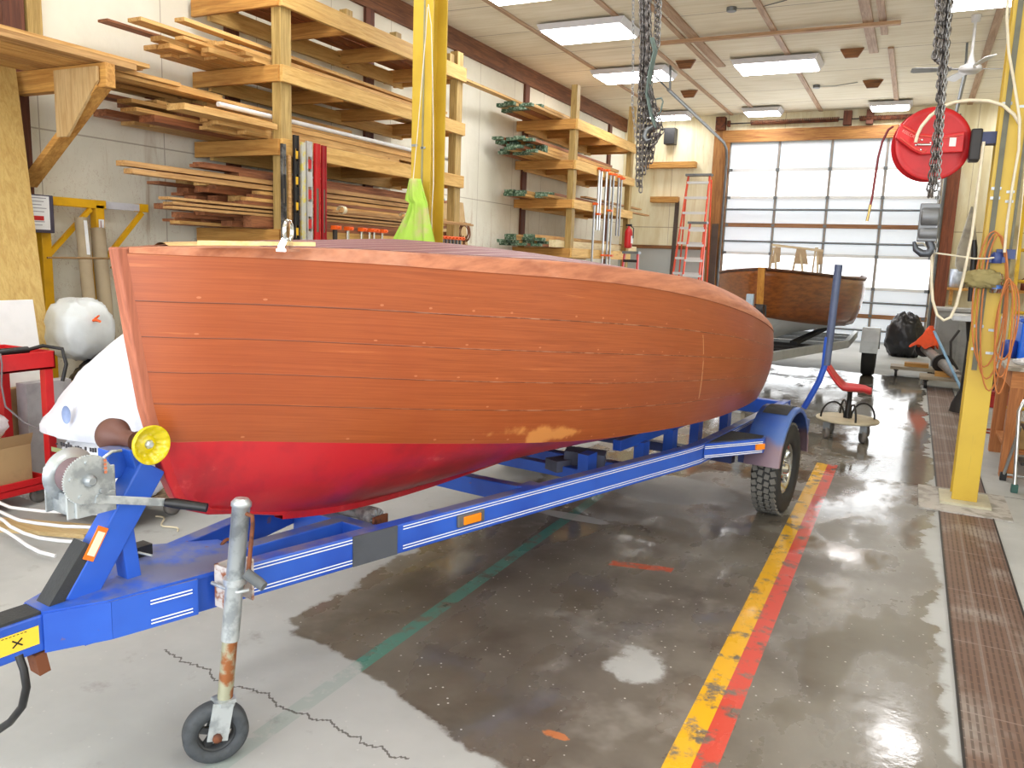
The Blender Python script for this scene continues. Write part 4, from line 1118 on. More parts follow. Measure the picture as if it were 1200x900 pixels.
build(MB().bx(-5.3, -5.18, 15.68, 15.72, 2.24, 2.28).tube([(-5.2, 15.7, 2.25), (-5.14, 15.7, 2.2), (-5.14, 15.7, 2.0)], .012, 6), 'valve_and_hose', BLACK, o)
# plywood sheet leaning on the wall between racks, coil of cane, ladder slice
solo(MB().add([(-6.02, 9.75, 0), (-6.02, 11.0, 0), (-6.40, 9.75, 2.35), (-6.40, 11.0, 2.35), (-6.0, 9.75, 0), (-6.0, 11.0, 0), (-6.38, 9.75, 2.35), (-6.38, 11.0, 2.35)], [(0,1,3,2), (4,6,7,5), (0,2,6,4), (1,5,7,3), (2,3,7,6), (0,4,5,1)]), 'plywood_sheet', wood('ply_tan', (206,178,130), (186,154,104), 2, rnd=0), 'tan plywood sheet leaning on the left wall between the two racks', 'plywood')
mb = MB(); c0 = at(543, 272, Y=9.6)
rg = random.Random(5)
for i in range(7):
    r = .09+rg.uniform(-.02, .02); ph = rg.uniform(-.3, .3)
    mb.tube([c0+Vector((r*.8*math.cos(a), ph*.1*math.sin(a)+i*.008, r*1.2*math.sin(a))) for a in [2*PI*k/24 for k in range(24)]], .006, 5, closed=True)
for i in range(6): mb.tube([c0+Vector((rg.uniform(-.06, .06), i*.01, -.05)), c0+Vector((rg.uniform(-.05, .05), i*.01, -.3)), c0+Vector((rg.uniform(-.1, .1), i*.01, -.75))], .006, 5)
solo(mb, 'hanging_cane_coil', plain('brown_cane', (128,78,48), .7), 'coil of brown cane or wire hung near the end post of the near rack', 'coil')
def ladder(p0, p1, w, xdir, name, label, rail, tread, n, taper=.75, tw=.09, cap=True):
    """step ladder: p0 bottom centre, p1 top centre"""
    o = thing(name, label, 'ladder', p0)
    p0, p1, xd = Vector(p0), Vector(p1), Vector(xdir).normalized()
    up = (p1-p0); L = up.length; dn = up.normalized(); out = xd.cross(dn)
    for sg in (-1, 1):
        build(MB().beam(p0+xd*sg*w/2, p1+xd*sg*w/2*taper, .03, .075, out), 'rail', rail, o, bevel=.003)
    for i in range(n):
        f = (i+.8)/(n+.3); c = p0+up*f; ww = w*(1-(1-taper)*f)
        mb = MB().beam(c-xd*ww/2, c+xd*ww/2, tw, .05, (0, 0, 1)); build(mb, 'step', tread, o)
    if cap: build(MB().beam(p1-xd*w*taper*.62, p1+xd*w*taper*.62, .16, .05), 'top_cap', GREYM, o, bevel=.004)
    return o
STEPW = plain('pale_step', (222,224,226), .4, .2, var=.03); ORP = plain('orange_fibreglass', (232,84,52), .45); REDL = plain('red_fibreglass', (206,60,58), .45)
ladder((-4.62, 17.75, 0.04), (-4.53, 18.28, 3.5), .66, (1, 0, 0), 'step_ladder', 'tall orange fibreglass step ladder leaning at the back wall', ORP, STEPW, 10, .72)
for sg in (-1, 1):
    o = [x for x in COL.objects if x.name == 'step_ladder'][0]
    build(MB().beam((-4.53+sg*.27, 18.32, 3.4), (-4.56+sg*.36, 18.5, .04), .025, .05, (0, 1, 0)), 'back_leg', ORP, o)
ladder((-4.33, 17.3, 0.04), (-4.32, 17.62, 2.42), .50, (1, 0, 0), 'step_ladder', 'shorter orange step ladder standing in front of the tall one', ORP, STEPW, 7, .68)
q = at(740, 296, Y=14.8)
ladder((q.x+.02, 14.55, 0.04), (q.x, 14.8, q.z), .42, (1, 0, 0), 'step_ladder', 'small red step ladder with black top peeking over the boat deck near the far rack', REDL, BLACK, 5, .62)
q = at(512, 222, Y=9.45)
o = thing('extension_ladder', 'red fibreglass ladder end seen behind the left yellow column', 'ladder', (q.x, 9.45, 0))
for a, b in (((506, 218), (518, 300)), ((500, 222), (506, 300))):
    build(MB().beam(at(*a, Y=9.45), Vector((at(*b, Y=9.5).x+.25, 9.5, .02)), .03, .08, (1, 0, 0)), 'rail', REDL, o)
for z in (2.28, 1.95, 1.62): build(MB().tube([at(500, 260, Y=9.47)*0+Vector((q.x-.1, 9.46, z)), Vector((q.x+.12, 9.48, z))], .018, 8), 'rung', ALU, o)
solo(MB().beam((-4.10, 18.35, .01), (-4.16, 18.58, 2.45), .14, .035, (0, 1, 0)), 'dark_plank', plain('dark_grey_wood', (84,72,64), .8), 'dark grey plank leaning on the wall right of the orange ladders', 'plank')
solo(MB().beam((-5.08, 18.45, .01), (-5.08, 18.62, 2.95), .09, .035, (0, 1, 0)), 'dark_plank', plain('dark_grey_wood', (84,72,64), .8), 'narrow dark plank leaning on the wall left of the orange ladders', 'plank')
o = solo(MB().bx(-5.45, -5.2, YB-.25, YB-.004, 4.22, 4.58), 'mounted_loudspeaker', BLACK, 'small black loudspeaker high on the back wall', 'speaker', bevel=.01)
for i, (x0, x1, y, z) in enumerate(((-5.9, -4.7, YB-.2, 3.70), (-5.7, -5.05, YB-.2, 2.92))):
    solo(MB().bx(x0, x1, y, y+.19, z, z+.13), 'timber_bracket', RACKX, ('upper' if i == 0 else 'lower')+' brown wooden arm on the back wall behind the far rack', 'arm')

# ---------------------------------------------------------------- hanging chains
CHM = plain('chain_steel', (128,124,122), .35, .75, c2=(84,80,78), scale=30)
CHB = plain('bright_chain', (178,180,182), .3, .85)
cl = thing('hanging_chain_hoist', 'bunch of steel chains hanging from the crane beam over the boat', 'chain hoist', (-1.9, 5.75, 4.25))
def pxchain(pts, Y, **k): return MB().chain([at(x, y, Y=Y+(p_[0] if p_ else 0)) for x, y, *p_ in pts], **k)
def topz(x, y, Y):
    q = at(x, y, Y=Y); return Vector((q.x, q.y, 4.25))
def strand(pts, Y, mat, parent, up=True, **k):
    P = [at(x, y, Y=Y) for x, y in pts]
    if up: P = [Vector((P[0].x, Y, 4.249))]+P
    build(MB().chain(P, **k), 'chain', mat, parent)
strand([(742, 2), (742, 60), (741, 122), (746, 170)], 5.70, CHB, cl, L=.036, w=.009, r=.003)
rg = random.Random(3)
for i in range(8):
    x0 = 751+i*1.4; x1 = 748+i*3.9; yb = [225, 228, 205, 190, 198, 180, 172, 168][i]
    strand([(x0, 2), (x0+1, 60), (x0-1, 95), ((x0+x1)/2, 125), (x1, 150), (x1-1+(2 if i > 4 else 0), yb-15), (x1-2+(-6 if i > 3 else 1), yb)], 5.68+rg.uniform(-.06, .08), CHM, cl, L=.052, w=.015, r=.0055)
for i in range(3):
    strand([(769+i*2.4, 2), (768+i*2, 50), (764+i, 70), (757+i*2, 120), (756+4*i, 160)], 5.66+i*.03, CHM if i < 2 else CHB, cl, L=.045, w=.013, r=.0045)
for i in range(4):
    strand([(752+5*i, 150), (750+5*i, 180), (752+3*i, 212-4*i)], 5.60+i*.03, CHM, cl, up=False, L=.05, w=.014, r=.005)
GRN = plain('grey_green_rope', (96,112,106), .8)
mb = MB()
for i in range(4): mb.tube([at(x+i*1.2, y, Y=5.6+.012*i) for x, y in ((762, 44), (766, 60), (760, 85), (757, 110), (762, 135), (768, 150))], .006, 6)
mb.tube([at(x, y, Y=5.6) for x, y in ((769, 116), (775, 115), (777, 119), (774, 131), (771, 134))], .006, 6)
build(mb, 'control_rope', GRN, cl)
build(MB().tube([at(x, y, Y=5.58) for x, y in ((765, 148), (758, 152), (755, 160), (758, 165), (763, 163))], [.008, .015, .018, .013, .006], 10), 'hook', GREYM, cl)
cr_ = thing('hanging_chain_hoist', 'chain hoist with lower block and big hook hanging in front of the red reel', 'chain hoist', (.0, 5.75, 4.25))
for i in range(7):
    x0 = 1103+i*1.6; xb = 1093+i*2.1
    yb = [75, 78, 80, 124, 235, 236, 232][i]
    t_ = yb/240
    strand([(x0+1, 2), (x0-6*min(1, yb/100)+ (0 if i > 3 else -1), min(yb, 95)), (1084+ (i-3)*3.6 if yb > 200 else x0-8, yb)], 5.62+rg.uniform(-.04, .05), CHM, cr_, L=.052, w=.015, r=.0055)
for i in range(5):
    strand([(1100+i*1.7, 4), (1097+i*1.6, 50), (1094+i*1.4, 78-3*i)], 5.56+i*.02, CHM, cr_, L=.05, w=.015, r=.0055)
strand([(1113, 8), (1110, 60), (1106, 120), (1101, 200), (1096, 300)], 5.6, CHB, cr_, L=.034, w=.009, r=.003)
bc = at(1089, 262, Y=5.62)
mb = MB().lathe([(.05, -.05), (.062, -.045), (.062, .045), (.05, .05)], 24, Matrix.Translation(bc+Vector((0, 0, .04))), ax='x')
mb.lathe([(.03, -.055), (.045, -.05), (.045, .05), (.03, .055)], 20, Matrix.Translation(bc+Vector((.0, 0, -.06))), ax='x').bx(bc.x-.06, bc.x+.05, bc.y-.03, bc.y+.03, bc.z-.11, bc.z+.12)
build(mb, 'hook_block', plain('grey_block', (116,118,120), .45, .5), cr_, bevel=.006)
mb = MB().tube([at(x, y, Y=5.62) for x, y in ((1088, 272), (1089, 284), (1092, 291), (1088, 297), (1080, 297), (1073, 292), (1071, 283))], [.02, .024, .026, .026, .024, .019, .009], 14)
build(mb, 'hook', plain('dark_hook', (86,90,96), .4, .6), cr_)
ROPE = plain('pale_rope', (226,218,196), .8)
solo(MB().tube([at(x, y, Y=5.7+.3*max(0, (x-1090)/85)) for x, y in ((1072, 285), (1082, 285), (1093, 296), (1115, 299), (1142, 303), (1158, 303), (1177, 300))], .006, 6), 'rope', ROPE, 'pale rope stretched from the big hook to the right yellow column', 'rope')
solo(MB().tube([at(x, y, Y=5.85) for x, y in ((1092, 298), (1091.5, 330), (1093, 352), (1098, 369), (1106, 375.5), (1114, 372), (1121, 357), (1129, 325), (1139, 275), (1148, 205), (1153, 166))], .009, 8), 'hanging_hose', plain('cream_hose', (226,216,190), .6), 'long cream hose hanging in a deep loop left of the right yellow column', 'hose')
solo(MB().tube([at(x, y, Y=5.95) for x, y in ((1181, -6), (1180, 20), (1182, 60), (1189, 100), (1195, 140), (1194, 175), (1187, 215), (1180, 262), (1177, 296))], .0085, 8), 'hanging_hose', plain('cream_hose', (226,216,190), .6), 'cream hose running down the front of the right yellow column', 'hose')

# ---------------------------------------------------------------- hose reel on the right column
hr = thing('hose_reel', 'big red hose reel mounted on the right yellow column behind the chains', 'hose reel', (.02, 6.13, 2.39))
M = Matrix.Translation((.025, 6.12, 2.385)) @ Matrix.Rotation(math.radians(16), 4, 'Z')
build(MB().lathe([(.20, .005), (.232, .0), (.238, .008), (.215, .02), (.14, .024), (.12, .03), (.05, .03)], 48, M, ax='y').lathe([(.238, .10), (.232, .108), (.05, .104)], 48, M, ax='y'), 'spool', REDP, hr)
build(MB().lathe([(.19, .02), (.19, .10)], 40, M, ax='y'), 'wound_hose', plain('dark_hose', (90,40,40), .6), hr)
MA = Matrix.Translation((.0, 6.09, 2.385)) @ Matrix.Rotation(math.radians(16), 4, 'Z') @ Matrix.Rotation(PI/2, 4, 'X')
RD2 = plain('red_arm', (214,40,44), .4)
arm = build(MB().prism([(-.205, .075), (-.19, .125), (-.06, .060), (.06, .05), (.205, .075), (.205, -.055), (.10, -.06), (-.045, -.075), (-.10, -.05), (-.215, .03)], .035, MA), 'arm', RD2, hr, bevel=.006)
build(MB().tube([MA @ Vector(q) for q in ((-.18, .105, .02), (-.07, .045, .02), (.05, .035, .02))], .007, 6).tube([MA @ Vector(q) for q in ((-.19, .03, .02), (-.09, -.04, .02), (-.04, -.06, .02), (-.02, -.05, .02))], .007, 6).tube([MA @ Vector(q) for q in ((.07, .03, .02), (.19, .055, .02))], .005, 6), 'arm_rib', plain('red_rib', (224,84,72), .45), hr)
fc = bpy.data.curves.new('arm_lettering_curve', 'FONT'); fc.body = 'REELCRAFT'; fc.size = .026; fc.extrude = .001; fc.align_x = 'CENTER'
tmp = bpy.data.objects.new('lettering_source', fc); COL.objects.link(tmp)
bpy.context.view_layer.update()
lme = bpy.data.meshes.new_from_object(tmp.evaluated_get(bpy.context.evaluated_depsgraph_get())); lme.name = 'arm_lettering'
bpy.data.objects.remove(tmp)
lme.materials.clear(); lme.materials.append(plain('pale_red_lettering', (236,150,140), .5))
fo = bpy.data.objects.new('arm_lettering', lme); COL.objects.link(fo); fo.parent = hr
fo.matrix_local = WM[hr].inverted() @ (MA @ Matrix.Translation((-.125, .038, .0195)) @ Matrix.Rotation(math.radians(-28), 4, 'Z'))
build(MB().bx(.115, .155, .5-.5+.018, .0205, -.02, .035, MA @ Matrix(((1,0,0,0),(0,0,1,0),(0,1,0,0),(0,0,0,1)))), 'label', WHITEP, hr)
mb = MB()
for x, y in ((-.055, .018), (-.055, -.045), (-.09, -.015), (.0, .0)): mb.lathe([(.007, .018), (.007, .026), (.003, .028)], 8, MA @ Matrix.Translation((x, y, 0)))
mb.tube([MA @ Vector(q) for q in ((-.085, -.012, .03), (-.05, -.014, .034), (.0, -.012, .03))], .008, 8)
build(mb, 'swivel_fitting', CHROME, hr)
build(MB().bx(.235, .30, 6.08, 6.22, 2.27, 2.47), 'pivot_bracket', DARKM, hr, bevel=.01)
build(MB().bx(.29, .395, 6.10, 6.2, 2.375, 2.45), 'mounting_bar', plain('navy_steel', (44,54,96), .45), hr)
build(MB().tube([at(x, y, Y=6.0) for x, y in ((1073, 167), (1075, 158), (1080, 148), (1090, 136), (1104, 125), (1119, 119.5), (1136, 117.5), (1158, 118), (1175, 123), (1188, 134), (1195, 145))], .011, 10), 'supply_hose', plain('cream_hose', (226,216,190), .6), hr)
build(MB().tube([at(x, y, Y=6.15) for x, y in ((1047, 148), (1041, 152), (1034, 166), (1029, 185), (1026, 205), (1022, 232), (1020, 240))], .008, 8), 'hose_end', plain('dark_red_hose', (120,34,40), .5), hr)
build(MB().tube([at(x, y, Y=6.15) for x, y in ((1020, 240), (1018, 250), (1016, 259))], [.011, .008, .01], 8), 'brass_nozzle', plain('brass', (206,176,110), .3, .8), hr)

# ---------------------------------------------------------------- things fixed to the right column
OH = plain('orange_brown_hose', (192,116,60), .6)
def hang_loop(cx, y0, y1, w, Y, n=1, skew=0):
    pts = []
    for k in range(29):
        a = 2*PI*k/28
        pts.append(at(cx+w*math.sin(a)+skew*math.cos(a), (y0+y1)/2-(y1-y0)/2*math.cos(a), Y=Y+.012*n))
    return pts[:-1]
mb = MB()
for i in range(3): mb.tube(hang_loop(1159+i*3, 271+i*2, 430+i*14, 19-i*2, 5.98-.02*i, i, 6), .0055, 6, closed=True)
solo(mb, 'air_hose', OH, 'orange-brown air hose looped around the front of the right yellow column', 'hose')
mb = MB()
for i in range(3): mb.tube(hang_loop(1176+i*2, 326+i*3, 462-i*20, 9+i*2, 5.92, i, 6), .0055, 6, closed=True)
solo(mb, 'air_hose', OH, 'orange-brown hose hanging in narrow loops right of the right yellow column', 'hose')
o = thing('air_regulator', 'blue and silver air line regulator with clear bowl on the right yellow column', 'regulator', (.46, 6.0, 1.55))
q = at(1168, 303, Y=5.99)
NAVY = plain('navy_body', (40,60,120), .35)
build(MB().lathe([(.03, -.03), (.035, -.02), (.035, .02), (.025, .04)], 16, Matrix.Translation(q)).bx(q.x-.06, q.x+.06, q.y-.02, q.y+.02, q.z-.025, q.z+.01), 'regulator_body', NAVY, o)
q2 = at(1168, 330, Y=5.99)
build(MB().lathe([(.02, -.075), (.034, -.07), (.036, .03), (.028, .05)], 18, Matrix.Translation(q2)), 'filter_bowl', CHROME, o)
build(MB().lathe([(.037, -.045), (.037, -.02)], 18, Matrix.Translation(q2)), 'blue_band', plain('blue_band', (70,120,200), .4), o)
build(MB().bx(q.x-.005, q.x+.1, 6.0, 6.052, q.z+.0, q.z+.06), 'mount', NAVY, o)
q = at(1152, 327, Y=5.97)
solo(MB().blob((q.x, q.y, q.z), (.085, .03, .045), .7, 22, 3, 36, 20, M=None, sq=.8), 'work_glove', plain('olive_glove', (150,138,92), .9), 'olive work glove tucked on the left side of the right yellow column', 'glove')
q = at(1141, 303, Y=6.1)
solo(MB().tube([q+Vector((-.01, 0, .12)), q+Vector((-.0, 0, .03)), q+Vector((.01, 0, -.28))], [.014, .02, .016], 10), 'grease_gun', BLACK, 'black tool hanging at the left edge of the right yellow column', 'tool')
# ---------------------------------------------------------------- left side clutter
# leaning plywood
solo(MB().add([(-5.42, 2.0, 0.0), (-5.42, 3.62, 0.0), (-6.36, 2.3, 2.95), (-6.36, 4.03, 2.95), (-5.40, 2.0, 0.0), (-5.40, 3.62, 0.0), (-6.34, 2.3, 2.95), (-6.34, 4.03, 2.95)], [(0,1,3,2), (4,6,7,5), (0,2,6,4), (1,5,7,3), (2,3,7,6), (0,4,5,1)]), 'plywood_sheet', wood('ply_yellow', (206,178,110), (184,150,84), 2, rnd=0, knots=True), 'yellowish plywood sheet leaning on the left wall at the frame edge', 'plywood')
M = Matrix.Translation((-5.13, 3.08, .59)) @ Matrix.Rotation(-.14, 4, 'Y')
o = thing('flat_carton', 'tall white flat carton leaning on the plywood above the red cart', 'carton', (-5.13, 3.08, 0))
build(MB().box((0, 0, 0), (.10, .46, 1.14), M), 'box', WHITEP, o, bevel=.004)
build(MB().box((.0515, -.05, .3), (.002, .05, .5), M), 'brown_tape', plain('tape_brown', (200,188,150), .4), o)
build(MB().box((0, -.235, 0), (.102, .01, 1.142), M), 'side_panel', plain('lilac_side', (196,188,200), .6), o)
# bags
PL = plain('translucent_bag', (206,212,214), .35, var=.05, bump=.25, bscale=9)
o = thing('plastic_sack', 'full light grey plastic sack with orange tie on the black bags at the left', 'bag', (-5.3, 3.70, .74))
build(MB().blob((-5.26, 3.70, .935), (.185, .19, .205), .17, 2.4, 2, sq=.75), 'sack', PL, o)
build(MB().tube([at(108, 376, X=-5.10), at(112, 375, X=-5.03), at(118, 377, X=-5.02)], [.012, .01, .008], 6).tube([at(111, 374, X=-5.06), at(116, 370, X=-5.0)], [.008, .006], 6), 'tie', ORANGE, o)
BB = plain('black_bag_plastic', (34,34,38), .3, bump=.4, bscale=12)
solo(MB().blob((-5.10, 3.84, .37), (.30, .34, .39), .14, 2.5, 5, flat=.0), 'garbage_bag', BB, 'black garbage bag under the light grey sack', 'bag')
solo(MB().blob((-5.35, 4.70, .58), (.35, .40, .60), .14, 2.3, 8, flat=.0), 'garbage_bag', BB, 'black garbage bag right of the light grey sack by the bow', 'bag')
# yellow panel stand on the wall
ps = thing('panel_stand', 'yellow steel stand with two posts and braced arms at the left wall', 'stand', (-6.3, 4.4, 0))
for y in (4.17, 4.66):
    build(MB().bx(-6.36, -6.28, y-.04, y+.04, 0, 1.86), 'post', YELD, ps, bevel=.004)
build(MB().bx(-6.36, -6.28, 4.17, 4.72, 1.83, 1.90), 'top_arm', YELD, ps, bevel=.004)
a2 = build(MB().bx(-6.36, -6.29, 4.72, 5.11, 1.835, 1.895), 'side_arm', plain('white_grey_arm', (200,200,206), .5), ps)
build(MB().bx(-6.365, -6.285, 5.06, 5.15, 1.83, 1.9), 'arm_tip', YELD, ps)
for p0, p1 in (((-6.3, 4.2, 1.44), (-6.3, 4.58, 1.82)), ((-6.3, 4.70, 1.40), (-6.3, 5.09, 1.82))):
    build(MB().beam(p0, p1, .035, .035), 'brace', YELD, ps)
st = build(MB().bx(-6.2795, -6.277, 4.64, 4.69, 1.52, 1.74), 'sticker', WHITEP, ps)
build(MB().bx(-6.2768, -6.276, 4.655, 4.675, 1.54, 1.62).bx(-6.2768, -6.276, 4.655, 4.662, 1.66, 1.73), 'sticker_mark', plain('red_ink', (150,60,60), .5), st)
# control box
cb = thing('control_box', 'dark grey box with white instruction plate at the top of the yellow stand', 'box', (-6.2, 4.08, 1.6))
build(MB().bx(-6.33, -6.2, 3.965, 4.19, 1.605, 1.90), 'box', plain('dark_violet_box', (70,66,84), .4), cb, bevel=.006)
pl = build(MB().bx(-6.199, -6.195, 3.985, 4.15, 1.63, 1.89), 'plate', WHITEP, cb)
mb = MB()
for i in range(9):
    if i in (5, 6): continue
    mb.bx(-6.1948, -6.194, 4.0, 4.125-.02*(i % 3), 1.87-.026*i, 1.876-.026*i)
build(mb, 'small_print', plain('print_grey', (150,150,160), .6), pl)
build(MB().bx(-6.1948, -6.194, 4.015, 4.10, 1.70, 1.735), 'red_logo', REDP, pl)
# cardboard tubes leaning
TUBE = plain('tube_card', (176,160,132), .8, var=.05)
for i, (a, b, r) in enumerate((((-6.2, 4.42, 1.74), (-5.98, 4.36, .03), .05), ((-6.24, 4.60, 1.66), (-5.98, 4.50, .03), .058))):
    o = thing('cardboard_tube', ('left' if i == 0 else 'right')+' grey-brown cardboard tube leaning between the yellow posts', 'tube', b)
    A, B = Vector(a), Vector(b); d = (A-B).normalized(); x = d.cross(Vector((1, 0, 0))).normalized(); y = d.cross(x)
    rows = []
    for q, rr in ((B, r), (A, r), (A, r*.85), (B, r*.85)):
        rows.append([q+(x*math.cos(k*PI/12)+y*math.sin(k*PI/12))*rr for k in range(24)])
    build(MB().grid(rows, closed=True), 'tube', TUBE, o)
    if i == 0: build(MB().beam(A-d*.02+Vector((r+.002, 0, 0)), A-d*.30+Vector((r+.002, 0, 0)), .03, .002, (1, 0, 0)), 'label', WHITEP, o)
# sticks laid out from behind the bow
for i, (y0, z, x, lab) in enumerate(((3.98, 1.415, -6.0, 'thin brown stick sticking out left of the bow top, lower'), (4.45, 1.50, -5.9, 'thin brown stick sticking out left of the bow top, upper'), (4.60, 1.34, -6.1, 'thin bent lath below the two brown sticks beside the bow'))):
    solo(MB().tube([(x, y0, z), (x, (y0+6.4)/2, z+.004), (x, 6.6, z)], .009, 6), 'stick', plain('stick_brown', (150,116,74), .7), lab, 'stick')
rack = [o for o in COL.objects if o.name == 'timber_rack'][0]
build(MB().bx(-6.3, -5.46, 5.86, 5.9, 1.27, 1.33), 'low_arm', RACKX, rack)
# red cart
rcart = thing('tool_cart', 'red steel cart with a grinder on top at the left frame edge', 'cart', (-4.72, 2.45, 0))
X0, X1, Y0_, Y1_ = -4.98, -4.5, 1.9, 3.0
build(MB().bx(X0, X1, Y0_, Y1_, .80, .815).bx(X1-.012, X1, Y0_, Y1_, .80, .905).bx(X0, X0+.012, Y0_, Y1_, .80, .905).bx(X0, X1, Y1_-.012, Y1_, .80, .905).bx(X0, X1, Y0_, Y0_+.012, .80, .905), 'top_tray', REDP, rcart, bevel=.003)
for x in (X0+.03, X1-.03):
    for y in (Y0_+.03, Y1_-.04):
        build(MB().bx(x-.025, x+.025, y-.025, y+.025, .12, .80), 'leg', REDP, rcart, bevel=.003)
build(MB().bx(X0, X1, Y0_, Y1_-.08, .12, .13).bx(X1-.012, X1, Y0_, Y1_-.08, .085, .165).bx(X0, X1, Y1_-.092, Y1_-.08, .085, .165), 'bottom_shelf', REDP, rcart, bevel=.003)
for y in (Y0_+.1, Y1_-.12):
    for x in (X0+.06, X1-.05):
        cs = build(MB().lathe([(.02, -.014), (.045, -.016), (.045, .016), (.02, .014)], 20, Matrix.Translation((x, y, .046)), ax='x'), 'caster', plain('grey_caster', (120,116,112), .6), rcart)
        build(MB().bx(x-.022, x+.022, y-.02, y+.02, .06, .12), 'caster_fork', GREYM, cs)
mb = MB().bx(X1+.0005, X1+.002, 2.62, 2.66, .865, .875)
build(mb, 'small_label', WHITEP, rcart)
CARDM = CARD
o = thing('cardboard_carton', 'brown open cardboard carton on the lower shelf of the red cart', 'carton', (-4.72, 2.55, .13))
build(MB().bx(-4.92, -4.56, 2.2, 2.86, .131, .36), 'box', CARDM, o, bevel=.003)
build(MB().add([(-4.56, 2.2, .36), (-4.56, 2.86, .36), (-4.50, 2.84, .44), (-4.50, 2.22, .44)], [(0,1,2,3)]), 'flap', CARDM, o)
solo(MB().blob((-4.70, 2.53, .475), (.13, .27, .11), .12, 3, 12), 'plastic_bag', plain('white_film', (232,232,238), .35, bump=.3, bscale=12), 'crumpled white plastic bag lying on the cardboard carton of the red cart', 'bag')
gr = thing('angle_grinder', 'teal and black angle grinder with orange switch lying on the red cart', 'grinder', (-4.62, 2.72, .815))
TEAL = plain('teal_grey', (70,96,100), .5)
build(MB().tube([(-4.60, 2.28, .90), (-4.60, 2.34, .905), (-4.60, 2.46, .905), (-4.60, 2.60, .90)], [.035, .05, .048, .036], 16), 'motor_body', TEAL, gr)
build(MB().tube([(-4.60, 2.58, .90), (-4.60, 2.70, .905), (-4.60, 2.90, .91)], [.034, .026, .022], 14), 'handle', BLACK, gr)
build(MB().bx(-4.585, -4.565, 2.60, 2.68, .915, .935), 'switch', ORANGE, gr, bevel=.004)
build(MB().lathe([(.06, -.01), (.062, .0), (.02, .012)], 24, Matrix.Translation((-4.60, 2.30, .845))).lathe([(.03, 0), (.028, .05)], 16, Matrix.Translation((-4.60, 2.30, .845))), 'guard_and_disc', DARKM, gr)
build(MB().tube([(-4.60, 2.90, .91), (-4.58, 2.98, .93), (-4.52, 3.06, .91), (-4.49, 3.06, .82), (-4.49, 3.03, .72)], .011, 8), 'cord_stub', BLACK, gr)
build(MB().tube([(-4.56, 2.66, .915), (-4.495, 2.68, .915), (-4.488, 2.68, .86), (-4.488, 2.67, .74), (-4.48, 2.68, .62), (-4.45, 2.76, .52), (-4.40, 2.84, .46)], .005, 6), 'power_cord', plain('grey_cord', (110,104,106), .6), gr)
# scrap boards behind the cart
solo(MB().bx(-5.05+.0, -5.0, 3.0, 3.45, .0, .62), 'cardboard_sheet', CARDM, 'folded brown cardboard sheet standing behind the red cart', 'cardboard')
solo(MB().beam((-4.97, 3.08, .005), (-5.03+.0, 3.12, .70), .5, .02, (0, 1, 0)) if False else MB().bx(-4.96, -4.86, 3.04, 3.34, .62-.62, .66), 'grey_block', plain('grey_foam', (168,168,172), .8), 'light grey foam block standing between the red cart and the black bag', 'block')
# white sacks by the bow
SK = NT('white_woven_sack'); p = SK.obj()
SK.set(Base_Color=SK.mix(SK.ss(SK.noise(p, 2.5, 4), .4, .7), col(228,232,240), col(206,213,228)), Roughness=.55)
SK.bump(SK.noise(SK.scale(p, (3, 3, 1.2)), 3.5, 4, .6), .5, .03)
SKM = SK.mat
def sack(c, base, top, h, shift, name, label, seed, parent=None):
    rows = []; n = 48
    for i in range(27):
        v = i/26; z = c[2]+h*v
        prof = (1-v**2.6)**.55 if v > .0 else 1
        w = (base[0]*(1-v)+top[0]*v)*max(.02, prof); d_ = (base[1]*(1-v)+top[1]*v)*max(.02, prof)
        if v < .08: w *= .9+v*1.2; d_ *= .9+v*1.2
        row = []
        for k in range(n):
            a = 2*PI*k/n; ca, sa = math.cos(a), math.sin(a)
            e = .75
            nn = noise.fractal(Vector((ca*1.4, sa*1.4, v*1.6+seed)), .8, 2.1, 4)
            f = 1+.10*(.5-abs(nn))*1.5+.02*math.sin(a*9+v*4+seed)
            row.append(Vector((c[0]+shift[0]*v+w*f*math.copysign(abs(ca)**e, ca), c[1]+shift[1]*v+d_*f*math.copysign(abs(sa)**e, sa), z)))
        rows.append(row)
    return MB().grid(rows, closed=True)
o = thing('woven_sack', 'white printed sack behind the winch, squashed under the big white sack', 'sack', (-3.95, 2.95, .16))
build(sack((-3.94, 2.93, .165), (.29, .17), (.36, .2), .38, (-.02, 0), '', '', 1), 'sack', SKM, o)

mb = MB()
rg = random.Random(2)
for i in range(26):
    x = -4.12+i*.02
    if rg.random() < .2: continue
    mb.bx(x, x+.013, 2.722, 2.726, .435+rg.uniform(0, .01), .46+rg.uniform(-.01, .01))
build(mb, 'black_print', plain('black_print', (60,60,66), .6), o)
build(MB().bx(-4.16, -3.98, 2.722, 2.725, .40, .425), 'green_print', plain('olive_print', (150,160,110), .7), o)
o = thing('woven_sack', 'big bright white sack slumped on top of the printed sack beside the bow', 'sack', (-3.99, 2.98, .48))
build(sack((-4.02, 2.98, .475), (.47, .25), (.22, .16), .66, (.31, .06), '', '', 4), 'sack', SKM, o)
build(MB().lathe([(.0, .0), (.035, .001), (.036, .004)], 20, Matrix.Translation(at(78, 486, Y=2.722)) @ Matrix.Rotation(PI/2, 4, 'X') @ Matrix.Rotation(.4, 4, 'Y') @ Matrix.Diagonal((.7, 1.4, 1, 1)), cap=False), 'blue_emblem', plain('blue_print', (150,170,214), .6), o)
dl = thing('wheeled_dolly', 'low wooden dolly on casters carrying the white sacks by the bow', 'dolly', (-3.95, 2.97, 0))
build(MB().bx(-4.26, -3.66, 2.76, 3.2, .12, .16), 'platform', wood('dolly_wood2', (150,130,104), (110,92,70), 0, rnd=0), dl, bevel=.004)
